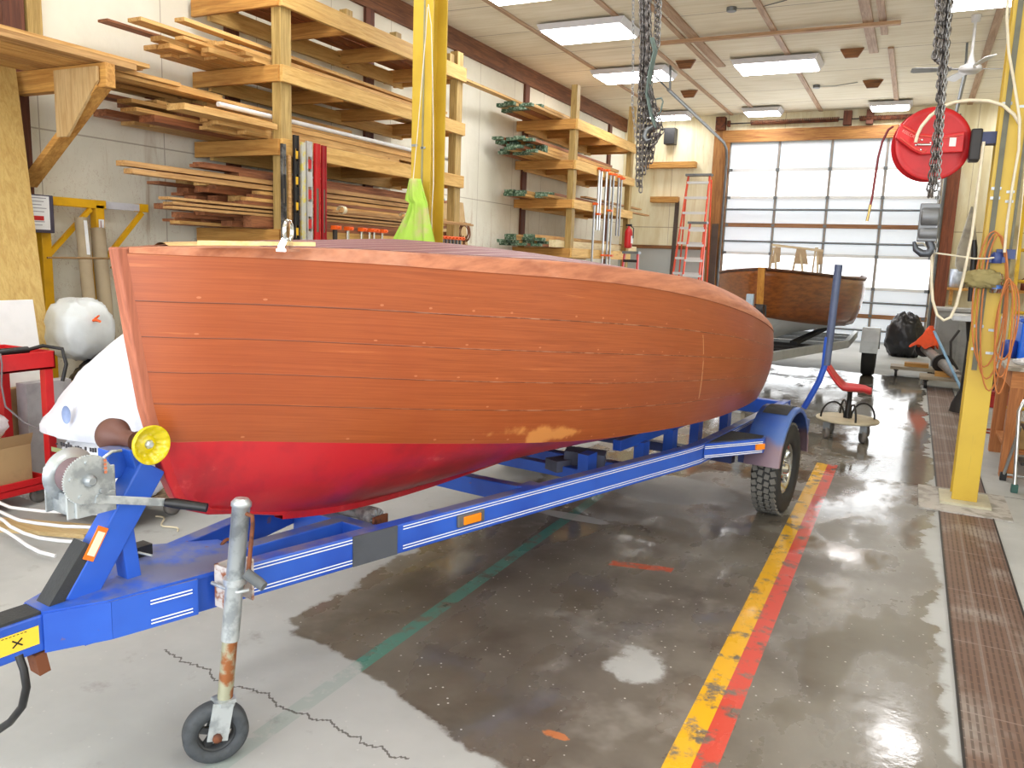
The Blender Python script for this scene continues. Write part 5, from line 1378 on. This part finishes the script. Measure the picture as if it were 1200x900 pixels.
for dx in (-4.2, -3.72):
    for dy in (2.82, 3.14): build(MB().lathe([(.02, -.016), (.05, -.018), (.05, .018), (.02, .016)], 18, Matrix.Translation((dx, dy, .051)), ax='x').bx(dx-.025, dx+.025, dy-.02, dy+.02, .09, .121), 'caster', plain('grey_caster', (120,116,112)), dl)
# small stand behind the bow
o = thing('metal_stand', 'small black metal stand with grey top just left of the bow', 'stand', (-3.9, 3.75, 0))
build(MB().bx(-4.15, -3.55, 3.6, 3.95, .66, .70), 'top', plain('grey_top', (176,180,182), .6), o)
for x in (-4.12, -3.58):
    for y in (3.63, 3.92): build(MB().bx(x-.015, x+.015, y-.015, y+.015, 0, .66), 'leg', BLACK, o)
build(MB().bx(-4.12, -3.58, 3.62, 3.93, .2, .22), 'lower_shelf', DARKM, o)
for i, (x, r) in enumerate(((-3.98, .07), (-3.84, .09), (-3.70, .06))):
    solo(MB().lathe([(r, .221), (r, .30), (r*.4, .31)], 20, Matrix.Translation((x, 3.76, 0))), 'metal_part', RUST if i == 1 else DARKM, 'round %s metal part on the lower shelf of the black stand by the bow' % ('rusty' if i == 1 else ('small dark' if i else 'dark')), 'part')
# rope and plank on the floor
solo(MB().box((0, 0, 0), (.85, .16, .022), Matrix.Translation((-4.2, 2.55, .012)) @ Matrix.Rotation(.35, 4, 'Z')), 'floor_plank', wood('floor_plank_wood', (214,190,140), (190,160,110), 0, rnd=0), 'pale plank lying flat on the floor under white straps, by the red cart', 'plank')
for i in range(4):
    rr = random.Random(20+i); P = []
    for k in range(9):
        f = k/8
        P.append(Vector((-4.55+f*.95+rr.uniform(-.03, .03), 2.30+.1*i+.08*math.sin(f*5+i)+.12*f, .034+.012*math.sin(f*PI)+.019*i)))
    solo(MB().tube(P, .009, 6), 'strap', WHITEP, 'white strap lying over the pale plank on the floor near the winch', 'strap', 'white straps on the floor by the plank')
P = [Vector((-3.75+.3*f, 3.05-.12*f+.03*math.sin(f*9), .008)) for f in [k/12 for k in range(13)]]
solo(MB().tube(P, .005, 6), 'twine', plain('twine', (226,214,184), .8), 'short curly piece of twine on the floor behind the winch post', 'twine')
# ---------------------------------------------------------------- second boat on its galvanised trailer
W2 = NT('brown_varnish'); p = W2.obj(); x_, y_, z_ = W2.xyz(p)
g = W2.noise(W2.scale(p, (6, 1, 14)), 2, 5, .6)
c = W2.mix(W2.ss(g, .3, .7), col(150,84,30), col(110,56,18))
c = W2.mix((z_*14).fract().lt(.06)*.35, c, col(90,46,20))
W2.set(Base_Color=c, Roughness=.32, Coat_Weight=.2)
WHB = plain('pale_blue_bottom', (214,222,232), .45, var=.05)
RAILB = plain('dark_gunwale', (84,44,24), .5, c2=(60,32,20), scale=12)
b2 = thing('open_boat', 'dark varnished wooden boat with pale bottom in front of the back door', 'boat', (-1.6, 12.0, 0))
# stations from the bow: y, sheer half-beam, sheer z, chine half-beam, chine z, keel z
T2 = [(9.95, .03, 1.50, .02, .95, .84), (10.25, .26, 1.485, .16, .91, .68), (10.7, .54, 1.46, .40, .86, .60), (11.3, .78, 1.43, .64, .81, .60), (12.0, .92, 1.41, .80, .77, .60), (12.8, .97, 1.40, .86, .76, .60), (13.6, .94, 1.41, .84, .76, .61), (14.3, .84, 1.43, .76, .78, .63)]
def X2(y): return -1.62
for sg in (1, -1):
    rows = []; rows2 = []
    for (y, bs, zs, bc_, zc, zk) in T2:
        rake = .0
        rows.append([Vector((X2(y)+sg*(bc_+(bs-bc_)*f**.8+.03*math.sin(PI*f)*min(1, (y-9.9))), y-(.10*f if y < 10 else 0), zc+(zs-zc)*f)) for f in [i/8 for i in range(9)]])
        rows2.append([Vector((X2(y)+sg*bc_*(1-f), y, zc+(zk-zc)*f)) for f in [i/4 for i in range(5)]])
    if sg < 0: rows = [r[::-1] for r in rows]
    else: rows2 = [r[::-1] for r in rows2]
    o = build(MB().grid(rows), 'hull_side', W2.mat, b2); so = o.modifiers.new('thick', 'SOLIDIFY'); so.thickness = .02
    build(MB().grid(rows2), 'bottom', WHB, b2)
    pts = [Vector((X2(t_[0])+sg*(t_[1]+.012), t_[0]-(.10 if t_[0] < 10 else 0), t_[2]+.008)) for t_ in T2]
    build(MB().tube(pts, .022, 6), 'gunwale', RAILB, b2)
l = T2[-1]
build(MB().add([(-1.62-l[1], l[0], l[2]), (-1.62+l[1], l[0], l[2]), (-1.62+l[3], l[0], l[4]), (-1.62, l[0], l[5]), (-1.62-l[3], l[0], l[4]), (-1.62-l[1], l[0]+.03, l[2]), (-1.62+l[1], l[0]+.03, l[2]), (-1.62+l[3], l[0]+.03, l[4]), (-1.62, l[0]+.03, l[5]), (-1.62-l[3], l[0]+.03, l[4])], [(0,1,2,3,4), (9,8,7,6,5), (0,5,6,1), (1,6,7,2), (2,7,8,3), (3,8,9,4), (4,9,5,0)]), 'transom', W2.mat, b2)
build(MB().add([(-1.66, 9.82, 1.53), (-1.58, 9.82, 1.53), (-1.58, 9.94, .88), (-1.66, 9.94, .88), (-1.66, 9.98, 1.53), (-1.58, 9.98, 1.53), (-1.58, 10.02, .88), (-1.66, 10.02, .88)], [(0,3,2,1), (4,5,6,7), (0,1,5,4), (1,2,6,5), (2,3,7,6), (3,0,4,7)]), 'stem', wood('light_stem', (206,146,60), (178,116,40), 2, rnd=0), b2, label='light honey-coloured stem post')
fd = MB().add([(-1.62, 9.95, 1.50), (-1.36, 10.25, 1.48), (-1.1, 10.75, 1.46), (-2.14, 10.75, 1.46), (-1.88, 10.25, 1.48)], [(0,1,2,3,4)])
o = build(fd, 'foredeck', W2.mat, b2); so = o.modifiers.new('thick', 'SOLIDIFY'); so.thickness = .02
for y in (11.2, 12.0, 12.8, 13.6):
    build(MB().bx(-2.30+.02, -.94-.02, y-.1, y+.1, 1.22, 1.25) if y > 11.5 else MB().bx(-2.2, -1.04, y-.1, y+.1, 1.22, 1.25), 'thwart', W2.mat, b2)
# beige trestle-like frame standing in the boat
BEI = plain('beige_wood', (216,198,164), .7)
fr_ = thing('trestle', 'pale wooden frame with beige panels standing on the second boat', 'frame', (-1.5, 12.0, 1.25))
A_ = at(905, 287, Y=12.0); B_ = at(965, 294, Y=12.0)
build(MB().beam(A_, B_, .03, .035), 'top_bar', BEI, fr_)
for i, (x0, xt, x1) in enumerate(((899, 907, 913), (925, 936, 946), (950, 957, 961))):
    for xb in (x0, x1):
        t0 = at(xt+(1 if xb == x1 else -1), 290, Y=12.0); b0 = at(xb, 320, Y=12.0)
        build(MB().beam(t0, Vector((b0.x, 12.0+(.12 if xb == x0 else -.12), 1.26)), .02, .022), 'leg', BEI, fr_)
TANP = plain('tan_panel', (186,162,130), .8)
for (a, b_, c_, d_) in (((909, 289), (915, 290), (914, 307), (903, 309)), ((934, 291), (944, 292), (947, 310), (931, 309)), ((959, 294), (964, 295), (964, 309), (958, 311))):
    P = [at(*q, Y=11.97) for q in (a, b_, c_, d_)]
    mb = MB().add(P+[q+Vector((0, .012, 0)) for q in P], [(0,1,2,3), (7,6,5,4), (0,4,5,1), (1,5,6,2), (2,6,7,3), (3,7,4,0)])
    build(mb, 'panel', TANP, fr_)
t2 = thing('galvanised_trailer', 'light grey galvanised trailer carrying the dark wooden boat at the back', 'trailer', (-1.6, 12.0, 0))
GP = plain('trailer_grey', (186,192,196), .45, .3, var=.08)
build(MB().bx(-1.67, -1.55, 8.6, 10.4, .42, .52), 'tongue', GP, t2, bevel=.005)
for sg in (1, -1):
    build(MB().beam((-1.62+sg*.04, 9.5, .47), (-1.62+sg*.86, 12.2, .50), .06, .11).beam((-1.62+sg*.86, 12.18, .50), (-1.62+sg*.86, 14.2, .50), .06, .11), 'side_rail', GP, t2, bevel=.005)
    wc = Vector((-1.62+sg*1.14, 12.9, .31))
    ty = build(MB().lathe([(.18, -.08), (.22, -.095), (.285, -.09), (.31, -.06), (.31, .06), (.285, .09), (.22, .095), (.18, .08), (.18, -.08)], 40, Matrix.Translation(wc), ax='x', cap=False), 'tyre', RUBBER, t2)
    build(MB().lathe([(.182, -.07), (.175, sg*.05), (.05, sg*.03), (.0, sg*.05)], 30, Matrix.Translation(wc), ax='x', cap=False), 'rim', GALV, ty)
    rows = []
    for a in [math.radians(q) for q in (5, 30, 60, 75, 105, 120, 150, 175)]:
        y, z = 12.9+.40*math.cos(a), .33+.40*math.sin(a)*.98
        yi, zi = 12.9+.385*math.cos(a), .33+.385*math.sin(a)*.98
        rows.append([Vector((wc.x-.12, y, z)), Vector((wc.x+.12, y, z)), Vector((wc.x+.12, yi, zi)), Vector((wc.x-.12, yi, zi))])
    if sg < 0: pass
    build(MB().grid(rows, closed=True, smooth=False), 'fender', GP, t2)
    build(MB().beam((-1.62+sg*.3, 10.9, .57), (-1.62+sg*.42, 14.1, .585), .09, .05), 'bunk', plain('black_carpet', (40,42,46), .9), t2)
for y in (10.7, 11.2, 11.7, 12.2, 12.9, 13.6, 14.1):
    w = min(.84, .04+.82*(y-9.5)/2.7)
    build(MB().bx(-1.62-w, -1.62+w, y-.03, y+.03, .45, .50), 'crossmember', GP if y > 12 else DARKM, t2)
build(MB().bx(-1.72, -1.64, 9.55, 9.63, .5, 1.22), 'winch_post', plain('pale_blue_grey', (176,196,214), .45), t2, bevel=.004)
build(MB().tube([(-1.62, 9.58, 1.1), (-1.5, 9.58, 1.1), (-1.48, 9.58, .75)], .012, 8).lathe([(.06, -.04), (.06, .04)], 20, Matrix.Translation((-1.56, 9.58, 1.05)), ax='x'), 'winch', DARKM, t2)
build(MB().bx(-1.73, -1.52, 9.6, 9.75, .44, .72), 'coupling_block', GP, t2)
build(MB().bx(-1.66, -1.56, 8.62, 8.72, .10, .42).bx(-1.72, -1.5, 8.55, 8.8, .0, .10), 'jack_stand', GP, t2)

# ---------------------------------------------------------------- creeper stool
ck_ = thing('rolling_stool', 'red tractor-seat rolling stool on a round board with casters behind the trailer', 'stool', (-.42, 7.9, 0))
build(MB().lathe([(.0, .165), (.27, .165), (.275, .175), (.27, .187), (.0, .187)], 40, Matrix.Translation((-.42, 7.9, 0))), 'round_board', plain('grey_board', (196,186,160), .7), ck_)
RS = plain('red_seat', (204,54,58), .45)
rows = []
for i in range(15):
    v = i/14
    xx = -.66+.42*v; zz = .455+.21*max(0, (.45-v)/.45)**1.4+(-.012 if v > .9 else 0)
    w = .15*math.sin(PI*min(1, .22+v*.62))+.02
    rows.append([Vector((xx, 7.9+w*u, zz+.035*(u*u)-.02)) for u in [-1+k/5 for k in range(11)]])
o = build(MB().grid(rows), 'seat', RS, ck_); so = o.modifiers.new('thick', 'SOLIDIFY'); so.thickness = .025
build(MB().lathe([(.03, .187), (.03, .30), (.022, .31), (.022, .43), (.07, .44)], 16, Matrix.Translation((-.42, 7.9, 0))), 'post', BLACK, ck_)
for k in range(4):
    a = k*PI/2+.35; dx, dy = math.cos(a), math.sin(a)
    P = [(-.42+dx*(.135-.105*math.cos(q)), 7.9+dy*(.135-.105*math.cos(q)), .187+.145*math.sin(q)) for q in [PI*i/12 for i in range(13)]]
    build(MB().tube(P, .009, 8), 'hoop', BLACK, ck_)
    cx_, cy_ = -.42+.22*math.cos(a+.4), 7.9+.22*math.sin(a+.4)
    cs = build(MB().lathe([(.02, -.015), (.055, -.018), (.055, .018), (.02, .015)], 20, Matrix.Translation((cx_, cy_, .056)) @ Matrix.Rotation(.4, 4, 'Z'), ax='x'), 'caster', plain('grey_caster', (120,116,112)), ck_)
    build(MB().bx(cx_-.03, cx_+.03, cy_-.025, cy_+.025, .09, .166), 'caster_fork', GREYM, cs)

# ---------------------------------------------------------------- right side clutter
solo(MB().blob((-.05, 16.2, .34), (.29, .27, .42), .3, 3.2, 21, flat=0.0), 'garbage_bag', BB, 'shiny black garbage bag standing before the back door at the right', 'bag')
rl = thing('roller_shaft', 'grey steel roller shaft with flanges lying on two wheeled dollies', 'roller', (.4, 12.7, .2))
A_, B_ = at(1079, 404, Y=13.3), at(1122, 441, Y=11.7); d_ = (B_-A_).normalized()
build(MB().tube([A_, B_], .065, 18).tube([B_, B_+d_*.12], .035, 12), 'shaft', plain('worn_steel', (150,146,142), .5, .1), rl)
for f in (.12, .62):
    c0 = A_+(B_-A_)*f; build(MB().tube([c0-d_*.02, c0+d_*.02], .13, 24), 'flange', DARKM, rl)
for i, (x, y) in enumerate(((.12, 13.1), (.5, 12.15))):
    dl = thing('wheeled_dolly', ('far' if i == 0 else 'near')+' low wooden dolly under the roller shaft', 'dolly', (x, y, 0))
    build(MB().bx(x-.3, x+.3, y-.2, y+.2, .12, .165), 'platform', wood('dolly_wood', (176,166,146), (140,126,104), 0, rnd=.1), dl, bevel=.004)
    build(MB().bx(x-.12, x+.2, y-.1, y+.1, .166, .22), 'block', RACKX, dl)
    for dx in (-.22, .22):
        for dy in (-.15, .15):
            build(MB().lathe([(.02, -.016), (.055, -.018), (.055, .018), (.02, .016)], 18, Matrix.Translation((x+dx, y+dy, .056)), ax='x').bx(x+dx-.03, x+dx+.03, y+dy-.02, y+dy+.02, .1, .121), 'caster', DARKM, dl)
q = at(1090, 394, Y=12.9)
solo(MB().grid([[Vector((q.x+(.02+.15*v)*math.cos(a)*(1+.25*math.sin(3*a+v*4))-.05*v, q.y+(.02+.08*v)*math.sin(a), q.z+.15-.30*v+.03*math.sin(5*a)*v)) for a in [2*PI*k/30 for k in range(30)]] for v in [i/12 for i in range(13)]], closed=True), 'safety_vest', plain('hi_vis_orange', (244,88,40), .7), 'bright orange hi-vis cloth draped over a handle near the grey cabinet', 'cloth')
o = thing('long_handle', 'light blue handle leaning beside the orange cloth', 'handle', (.6, 11.9, 0))
build(MB().tube([at(1095, 389, Y=11.9)+Vector((0, .1, 0)), Vector((.70, 11.2, .06))], .018, 8), 'pole', plain('light_blue_pole', (130,172,206), .4), o)
build(MB().bx(.62, .78, 11.14, 11.26, 0.0, .09), 'tool_head', DARKM, o)
gc = thing('grey_cabinet', 'grey steel machine cabinet standing in the back right corner', 'cabinet', (.62, 13.9, 0))
build(MB().bx(.36, 1.0, 13.6, 14.2, .03, .98), 'body', plain('cabinet_grey', (150,152,150), .6), gc, bevel=.01)
build(MB().bx(.34, 1.02, 13.58, 14.22, .98, 1.02), 'top', plain('cabinet_top', (170,172,172), .5), gc)
build(MB().bx(.40, .67, 13.588, 13.602, .12, .9).bx(.71, .97, 13.588, 13.602, .12, .9), 'door', plain('cabinet_door', (138,140,140), .6), gc)
build(MB().bx(.36, 1.0, 13.65, 14.2, 0, .03), 'plinth', DARKM, gc)
dt = thing('machine_table', 'pale grey machine table on a dark cast stand behind the right column', 'machine', (.62, 10.2, 0))
build(MB().bx(.42, .92, 9.95, 10.5, 1.03, 1.09), 'table', plain('table_grey', (206,212,218), .4, .2), dt, bevel=.008)
build(MB().lathe([(.16, 0), (.14, .1), (.075, .25), (.065, .8), (.10, 1.03)], 20, Matrix.Translation((.66, 10.22, 0))), 'stand', DARKM, dt)
build(MB().tube([(.50+.0, 10.0+.0, .93), (.43, 9.98, .80), (.45, 9.98, .62), (.53, 9.98, .5)], .014, 8), 'crank', DARKM, dt)
build(MB().bx(.60, .80, 9.9, 10.0, .62, .82), 'yellow_cover', YEL, dt, bevel=.005)
build(MB().bx(.62, .82, 10.3, 10.48, 1.09, 1.52).bx(.56, .84, 10.05, 10.48, 1.52, 1.70), 'machine_head', plain('black_blue_head', (36,38,52), .45), dt, bevel=.01)
# items on the floor under the machines
for i, (x, y, z1, c_, nm, ct) in enumerate(((1.05, 10.9, .16, (190,36,34), 'red toolbox on the floor behind the right column', 'toolbox'), (1.15, 11.5, .3, (40,40,46), 'dark storage box on the floor right of the red toolbox', 'box'), (1.0, 12.75, .3, (60,58,56), 'dark grey motor housing on the floor by the grey cabinet', 'motor'))):
    o = thing(('toolbox', 'storage_box', 'motor_housing')[i], nm, ct, (x, y, 0))
    if i < 2:
        build(MB().bx(x-.22, x+.22, y-.12, y+.12, 0, z1), 'box', plain('box_col_%d' % i, c_, .45), o, bevel=.01)
        build(MB().bx(x-.23, x+.23, y-.13, y+.13, z1, z1+.03), 'lid', plain('lid_col_%d' % i, tuple(int(k*.8) for k in c_), .45), o, bevel=.008)
        build(MB().tube([(x-.08, y, z1+.03), (x-.07, y, z1+.07), (x+.07, y, z1+.07), (x+.08, y, z1+.03)], .009, 6), 'handle', BLACK, o)
    else:
        build(MB().lathe([(.10, -.2), (.13, -.18), (.13, .18), (.10, .2)], 24, Matrix.Translation((x, y, .14)), ax='x'), 'body', DARKM, o)
        build(MB().bx(x-.12, x+.12, y-.1, y+.1, 0, .03), 'foot', BLACK, o)
# dust bag, basin and hanging cloths on the back wall right of the door
q0 = YB-.35
mb = MB(); rows = []
for i in range(22):
    v = i/21; z = 2.72-1.25*v; r = .02+.19*min(1, v*1.6)*(1 if v < .92 else (1-v)/.08*.6+.4)
    rows.append([Vector((.86+r*.8*math.cos(a)*(1+.1*math.sin(5*a+v*3)), q0-.3+r*.5*math.sin(a), z+.1)) for a in [2*PI*k/24 for k in range(24)]])
solo(mb.grid(rows, closed=True), 'hanging_cloth', plain('grey_cloth', (170,164,150), .9, c2=(140,136,126), scale=3), 'long grey-beige cloth hanging in folds on the back wall right of the door', 'cloth')
mb = MB(); rows = []
for i in range(22):
    v = i/21; z = 4.0-2.5*v; r = .03+.24*min(1, v*1.2)
    rows.append([Vector((1.58-.2*v+r*math.cos(a)*(1+.12*math.sin(4*a+v*2)), q0-.3+r*.4*math.sin(a), z)) for a in [2*PI*k/24 for k in range(24)]])
solo(mb.grid(rows, closed=True), 'hanging_cloth', plain('cream_cloth', (206,196,166), .9, c2=(176,164,132), scale=3), 'long cream plastic sheet hanging gathered on the back wall near the right column', 'sheet')
sh = thing('wall_shelf', 'brown wooden shelf with tools on the back wall right of the door', 'shelf', (1.1, YB-.2, 1.2))
build(MB().bx(.62, 2.4, YB-.42, YB-.003, 1.20, 1.25), 'shelf_board', RACKX, sh)
for x in (.7, 2.2): build(MB().bx(x-.03, x+.03, YB-.35, YB-.003, .9, 1.2), 'bracket', RACKX, sh)
solo(MB().lathe([(.11, 1.252), (.14, 1.26), (.15, 1.62), (.145, 1.62)], 20, Matrix.Translation((.78, YB-.2, 0))), 'metal_bucket', plain('pale_bucket', (204,214,230), .35, .4), 'pale silvery bucket on the brown wall shelf', 'bucket')
for i, (x, h, c_) in enumerate(((1.08, .3, (30,34,60)), (1.28, .42, (24,24,28)), (1.5, .25, (60,70,80)), (1.72, .36, (190,180,150)), (1.95, .28, (120,60,40)))):
    solo(MB().lathe([(.07, 1.252), (.08, 1.27), (.08, 1.252+h*.75), (.03, 1.252+h*.88), (.03, 1.252+h)], 16, Matrix.Translation((x, YB-.22, 0))), 'paint_can', plain('can_%d' % i, c_, .5), ('navy blue', 'black', 'slate', 'cream', 'brown')[i]+' canister on the brown wall shelf', 'canister')
for i, (y0, y1, z) in enumerate(((14.5, 18.69, 1.0),)):
    pass
# yellow extension ladder leaning at the right
yl_ = thing('extension_ladder', 'yellow extension ladder leaning on the right, behind the yellow column', 'ladder', (1.1, 9.3, 0))
LB0, LB1 = Vector((1.15, 9.2, .02)), Vector((1.15, 10.2, 4.2))
for sg in (-1, 1): build(MB().beam(LB0+Vector((sg*.23, 0, 0)), LB1+Vector((sg*.23, 0, 0)), .03, .08, (0,1,0)), 'rail', YEL, yl_)
for i in range(13):
    c0 = LB0+(LB1-LB0)*((i+.7)/13.4); build(MB().tube([c0-Vector((.22, 0, 0)), c0+Vector((.22, 0, 0))], .017, 8), 'rung', YEL, yl_)
solo(MB().bx(1.42, 1.5, 10.22, 10.30, 0, ZC-.003).bx(.98, 1.42, 10.22, 10.28, 4.0, 4.1), 'timber_prop', DARKZ, 'dark brown timber prop that the yellow extension ladder leans on', 'prop')
# workbench with blue tote
wbn = thing('workbench', 'orange-brown wooden workbench with worn top at the right frame edge', 'workbench', (1.6, 7.5, 0))
BW = wood('bench_wood', (206,140,84), (170,104,56), 0, rnd=0); BWZ = wood('bench_leg_wood', (200,132,78), (160,98,54), 2, rnd=0)
build(MB().bx(.70, 2.5, 7.05, 8.2, .83, .86), 'worktop', plain('bench_top', (190,184,172), .7, c2=(140,132,120), scale=9), wbn)
build(MB().bx(.74, 2.46, 7.08, 7.12, .70, .83).bx(.74, .78, 7.1, 8.15, .70, .83), 'apron', BW, wbn)
for x in (.79, 2.4):
    for y in (7.12, 8.1): build(MB().bx(x-.045, x+.045, y-.03, y+.06, 0, .83), 'leg', BWZ, wbn)
build(MB().bx(.78, 2.44, 7.2, 8.1, .17, .20), 'lower_shelf', BW, wbn)
tote = thing('storage_tote', 'bright blue plastic tote standing on the workbench', 'tote', (1.05, 7.95, .86))
build(MB().bx(.83, 1.45, 7.7, 8.15, .861, 1.17), 'tub', plain('bright_blue', (16,104,232), .35, var=.03), tote, bevel=.01)
build(MB().bx(.81, 1.47, 7.68, 8.17, 1.17, 1.20), 'rim', plain('bright_blue_dark', (14,80,190), .4), tote, bevel=.006)
solo(MB().lathe([(.05, .861), (.065, .87), (.065, .98), (.05, 1.0), (.04, 1.01)], 20, Matrix.Translation((.78, 7.85, 0))), 'blue_jar', plain('jar_blue', (40,70,150), .35), 'dark blue jar beside the bright blue tote', 'jar')
for i, (x, y) in enumerate(((.9, 7.3), (1.15, 7.25))):
    solo(MB().blob((x, y, .885), (.13, .09, .03), .3, 5, 40+i, flat=.861), 'crumpled_paper', WHITEP, ('left' if i == 0 else 'right')+' crumpled white paper on the workbench top', 'paper')
solo(MB().tube([(.92, 7.13, .893), (1.1, 7.14, .893), (1.2, 7.13, .893)], [.032, .03, .02], 12), 'power_tool', BLACK, 'black hand tool lying at the front of the workbench top', 'tool')
for i, (x, y, h, c_) in enumerate(((.98, 7.4, .18, (170,140,90)), (1.35, 7.5, .25, (60,56,60)), (1.7, 7.4, .2, (176,60,50)))):
    solo(MB().bx(x-.14, x+.14, y-.15, y+.15, .201, .2+h), 'shelf_box', plain('shelf_box_%d' % i, c_, .7), ('tan', 'dark grey', 'red')[i]+' box on the lower shelf of the workbench', 'box', bevel=.006)
# folding step stool
fs = thing('folding_step', 'folding chrome step stool with black treads before the workbench', 'step stool', (1.05, 6.8, 0))
GT = plain('teal_foot', (50,90,84), .6)
for (x0, y0, yt) in ((.775, 6.55, 6.78), (1.25, 6.55, 6.78)): pass
build(MB().tube([(.80, 6.62, .03), (.775, 6.72, .58), (.80, 6.74, .655), (.88, 6.745, .675), (1.17, 6.745, .675), (1.25, 6.74, .655), (1.275, 6.72, .58), (1.25, 6.62, .03)], .0135, 10), 'front_frame', ALU, fs)
build(MB().tube([(.76, 6.98, .03), (.80, 6.76, .46)], .012, 8).tube([(1.29, 6.98, .03), (1.25, 6.76, .46)], .012, 8).tube([(.76, 6.97, .05), (1.29, 6.97, .05)], .010, 8), 'rear_frame', ALU, fs)
build(MB().bx(.82, 1.24, 6.63, 6.83, .20, .225), 'lower_tread', BLACK, fs, bevel=.005)
build(MB().bx(.82, 1.24, 6.72, 6.92, .44, .465), 'upper_tread', BLACK, fs, bevel=.005)
for x, y in ((.80, 6.62), (1.25, 6.62), (.76, 6.98), (1.29, 6.98)):
    build(MB().bx(x-.022, x+.022, y-.022, y+.022, 0, .06), 'foot', GT if y < 6.8 else BLACK, fs, bevel=.004)
# small floor clutter under the bench line
for i, (x, y) in enumerate(((.95, 8.6), (1.2, 8.9), (.86, 9.0))):
    solo(MB().tube([Vector((x+.14*math.cos(a), y+.10*math.sin(a), .014+.004*i)) for a in [2*PI*k/20 for k in range(20)]], .011, 6, closed=True), 'hose_ring', plain('red_brown_hose', (150,60,44), .6), 'small coil of red-brown hose on the floor behind the workbench', 'hose', 'hose coils on the floor behind the workbench')

# ---------------------------------------------------------------- ceiling fan and junction boxes
cfn = thing('ceiling_fan', 'pale ceiling fan with four blades near the right yellow column', 'fan', (.40, 13.0, 4.3))
FW = plain('fan_white', (206,206,206), .4, var=.03)
fc_ = Vector((.375, 12.4, 4.18))
build(MB().lathe([(.0, -.06), (.10, -.055), (.14, -.02), (.13, .03), (.06, .06), (.035, .12), (.02, .2), (.018, ZC-4.18-.09), (.05, ZC-4.18-.08), (.06, ZC-4.18-.001)], 24, Matrix.Translation(fc_)), 'motor', FW, cfn)
for k, a in enumerate((.32, 1.89, 3.3, 5.0)):
    M = Matrix.Translation(fc_) @ Matrix.Rotation(a, 4, 'Z') @ Matrix.Rotation(.22, 4, 'X')
    build(MB().prism([(.22, -.05), (.66, -.075), (.70, -.05), (.70, .05), (.66, .07), (.22, .05)], .01, M).bx(.1, .24, -.015, .015, -.006, .006, M), 'blade', FW if k % 2 else plain('fan_grey', (150,152,154), .5), cfn)
for i, (x, y) in enumerate(((-2.47, 11.05), (-1.95, 16.1))):
    o = thing('junction_box', ('near' if i == 0 else 'far')+' small grey junction box with thin cable on the ceiling', 'junction box', (x, y, ZC-.06))
    build(MB().lathe([(.06, -.05), (.065, -.04), (.065, -.001)], 16, Matrix.Translation((x, y, ZC))), 'box', GREYM, o)
    build(MB().tube([(x, y, ZC-.02), (x+.3, y+.1, ZC-.012), (x+.7, y-.1, ZC-.01)], .006, 5), 'cable', GREYM, o)
# ---------------------------------------------------------------- lights
t = NT('lit_diffuser'); t.set(Base_Color=col(245,245,250), Emission_Color=(1, .98, .97, 1), Emission_Strength=20); DIFF = t.mat
LIT = [(-4.55, 9.2, 1.25), (-4.5, 11.2, 1.3), (-4.75, 14.0, 1.35), (-2.33, 14.0, 1.35), (.38, 11.3, 1.0), (-5.25, 18.05, 1.0), (-3.22, 18.05, .8), (-.77, 18.05, .8), (1.6, 18.0, .8), (-2.4, 8.2, 1.25), (-4.5, 5.2, 1.25), (-1.6, 4.6, 1.25), (-3.0, 1.2, 1.25), (.6, 1.4, 1.25)]
NM = ['nearest to the left wall at the top edge', 'over the near timber rack end, left of the hanging chains', 'just behind the left hanging chains', 'in the middle of the ceiling, before the roof fan', 'at the top right beside the right hanging chains', 'small, at the far left above the orange ladder', 'small, above the left part of the back door', 'small, above the back door beside the red reel', 'at the far right behind the yellow column', 'over the middle of the boat', 'over the near timber rack', 'over the boat', 'over the trailer tongue', 'over the drain']
for (x, y, w), nm in zip(LIT, NM):
    far = y > 17
    L = .55 if far else .78
    o = thing('ceiling_light', 'bright white fluorescent ceiling light '+nm, 'light', (x, y, ZC-.12), group='fluorescent ceiling lights')
    mb = MB().prism([(-w/2, 0), (w/2, 0), (w/2-.05, -.085), (-w/2+.05, -.085)], L, Matrix.Translation((x, y, ZC-.031)) @ Matrix.Rotation(PI/2, 4, 'X'))
    build(mb, 'housing', plain('light_housing', (214,214,220), .5, var=.02), o)
    build(MB().bx(x-w/2+.07, x+w/2-.07, y-L/2+.02, y+L/2-.02, ZC-.135, ZC-.117), 'diffuser', DIFF, o, bevel=.008)
w = bpy.data.worlds.new('world'); SC.world = w; w.use_nodes = True
bg = w.node_tree.nodes['Background']; bg.inputs[0].default_value = (.82, .9, 1, 1); bg.inputs[1].default_value = 1.2
def area(name, loc, rot, sx, sy_, e, c=(1,1,1)):
    l = bpy.data.lights.new(name, 'AREA'); l.shape = 'RECTANGLE'; l.size = sx; l.size_y = sy_; l.energy = e; l.color = c
    o = bpy.data.objects.new(name, l); COL.objects.link(o); o.location = loc; o.rotation_euler = rot
    return o
area('added_bay_fill', (-1.9, YF+.05, 2.1), (PI/2, 0, 0), 6.4, 4.0, 400, (.95,.97,1))  # added fill lamp behind the camera, set in the unseen bay opening
area('added_side_fill', (WXR-.02, -1.2, 2.3), (0, PI/2, 0), 2.1, 2.7, 60, (.95,.97,1))  # added fill lamp at an unseen right-wall opening
area('added_side_fill', (WXR-.02, 2.2, 2.3), (0, PI/2, 0), 2.1, 2.7, 60, (.95,.97,1))  # second side fill, likewise added at an unseen opening
area('daylight_through_back_door', (-1.84, YB-.08, 2.2), (-PI/2, 0, 0), 4.0, 3.2, 90, (.95,.98,1))
SC.view_settings.exposure = -.06
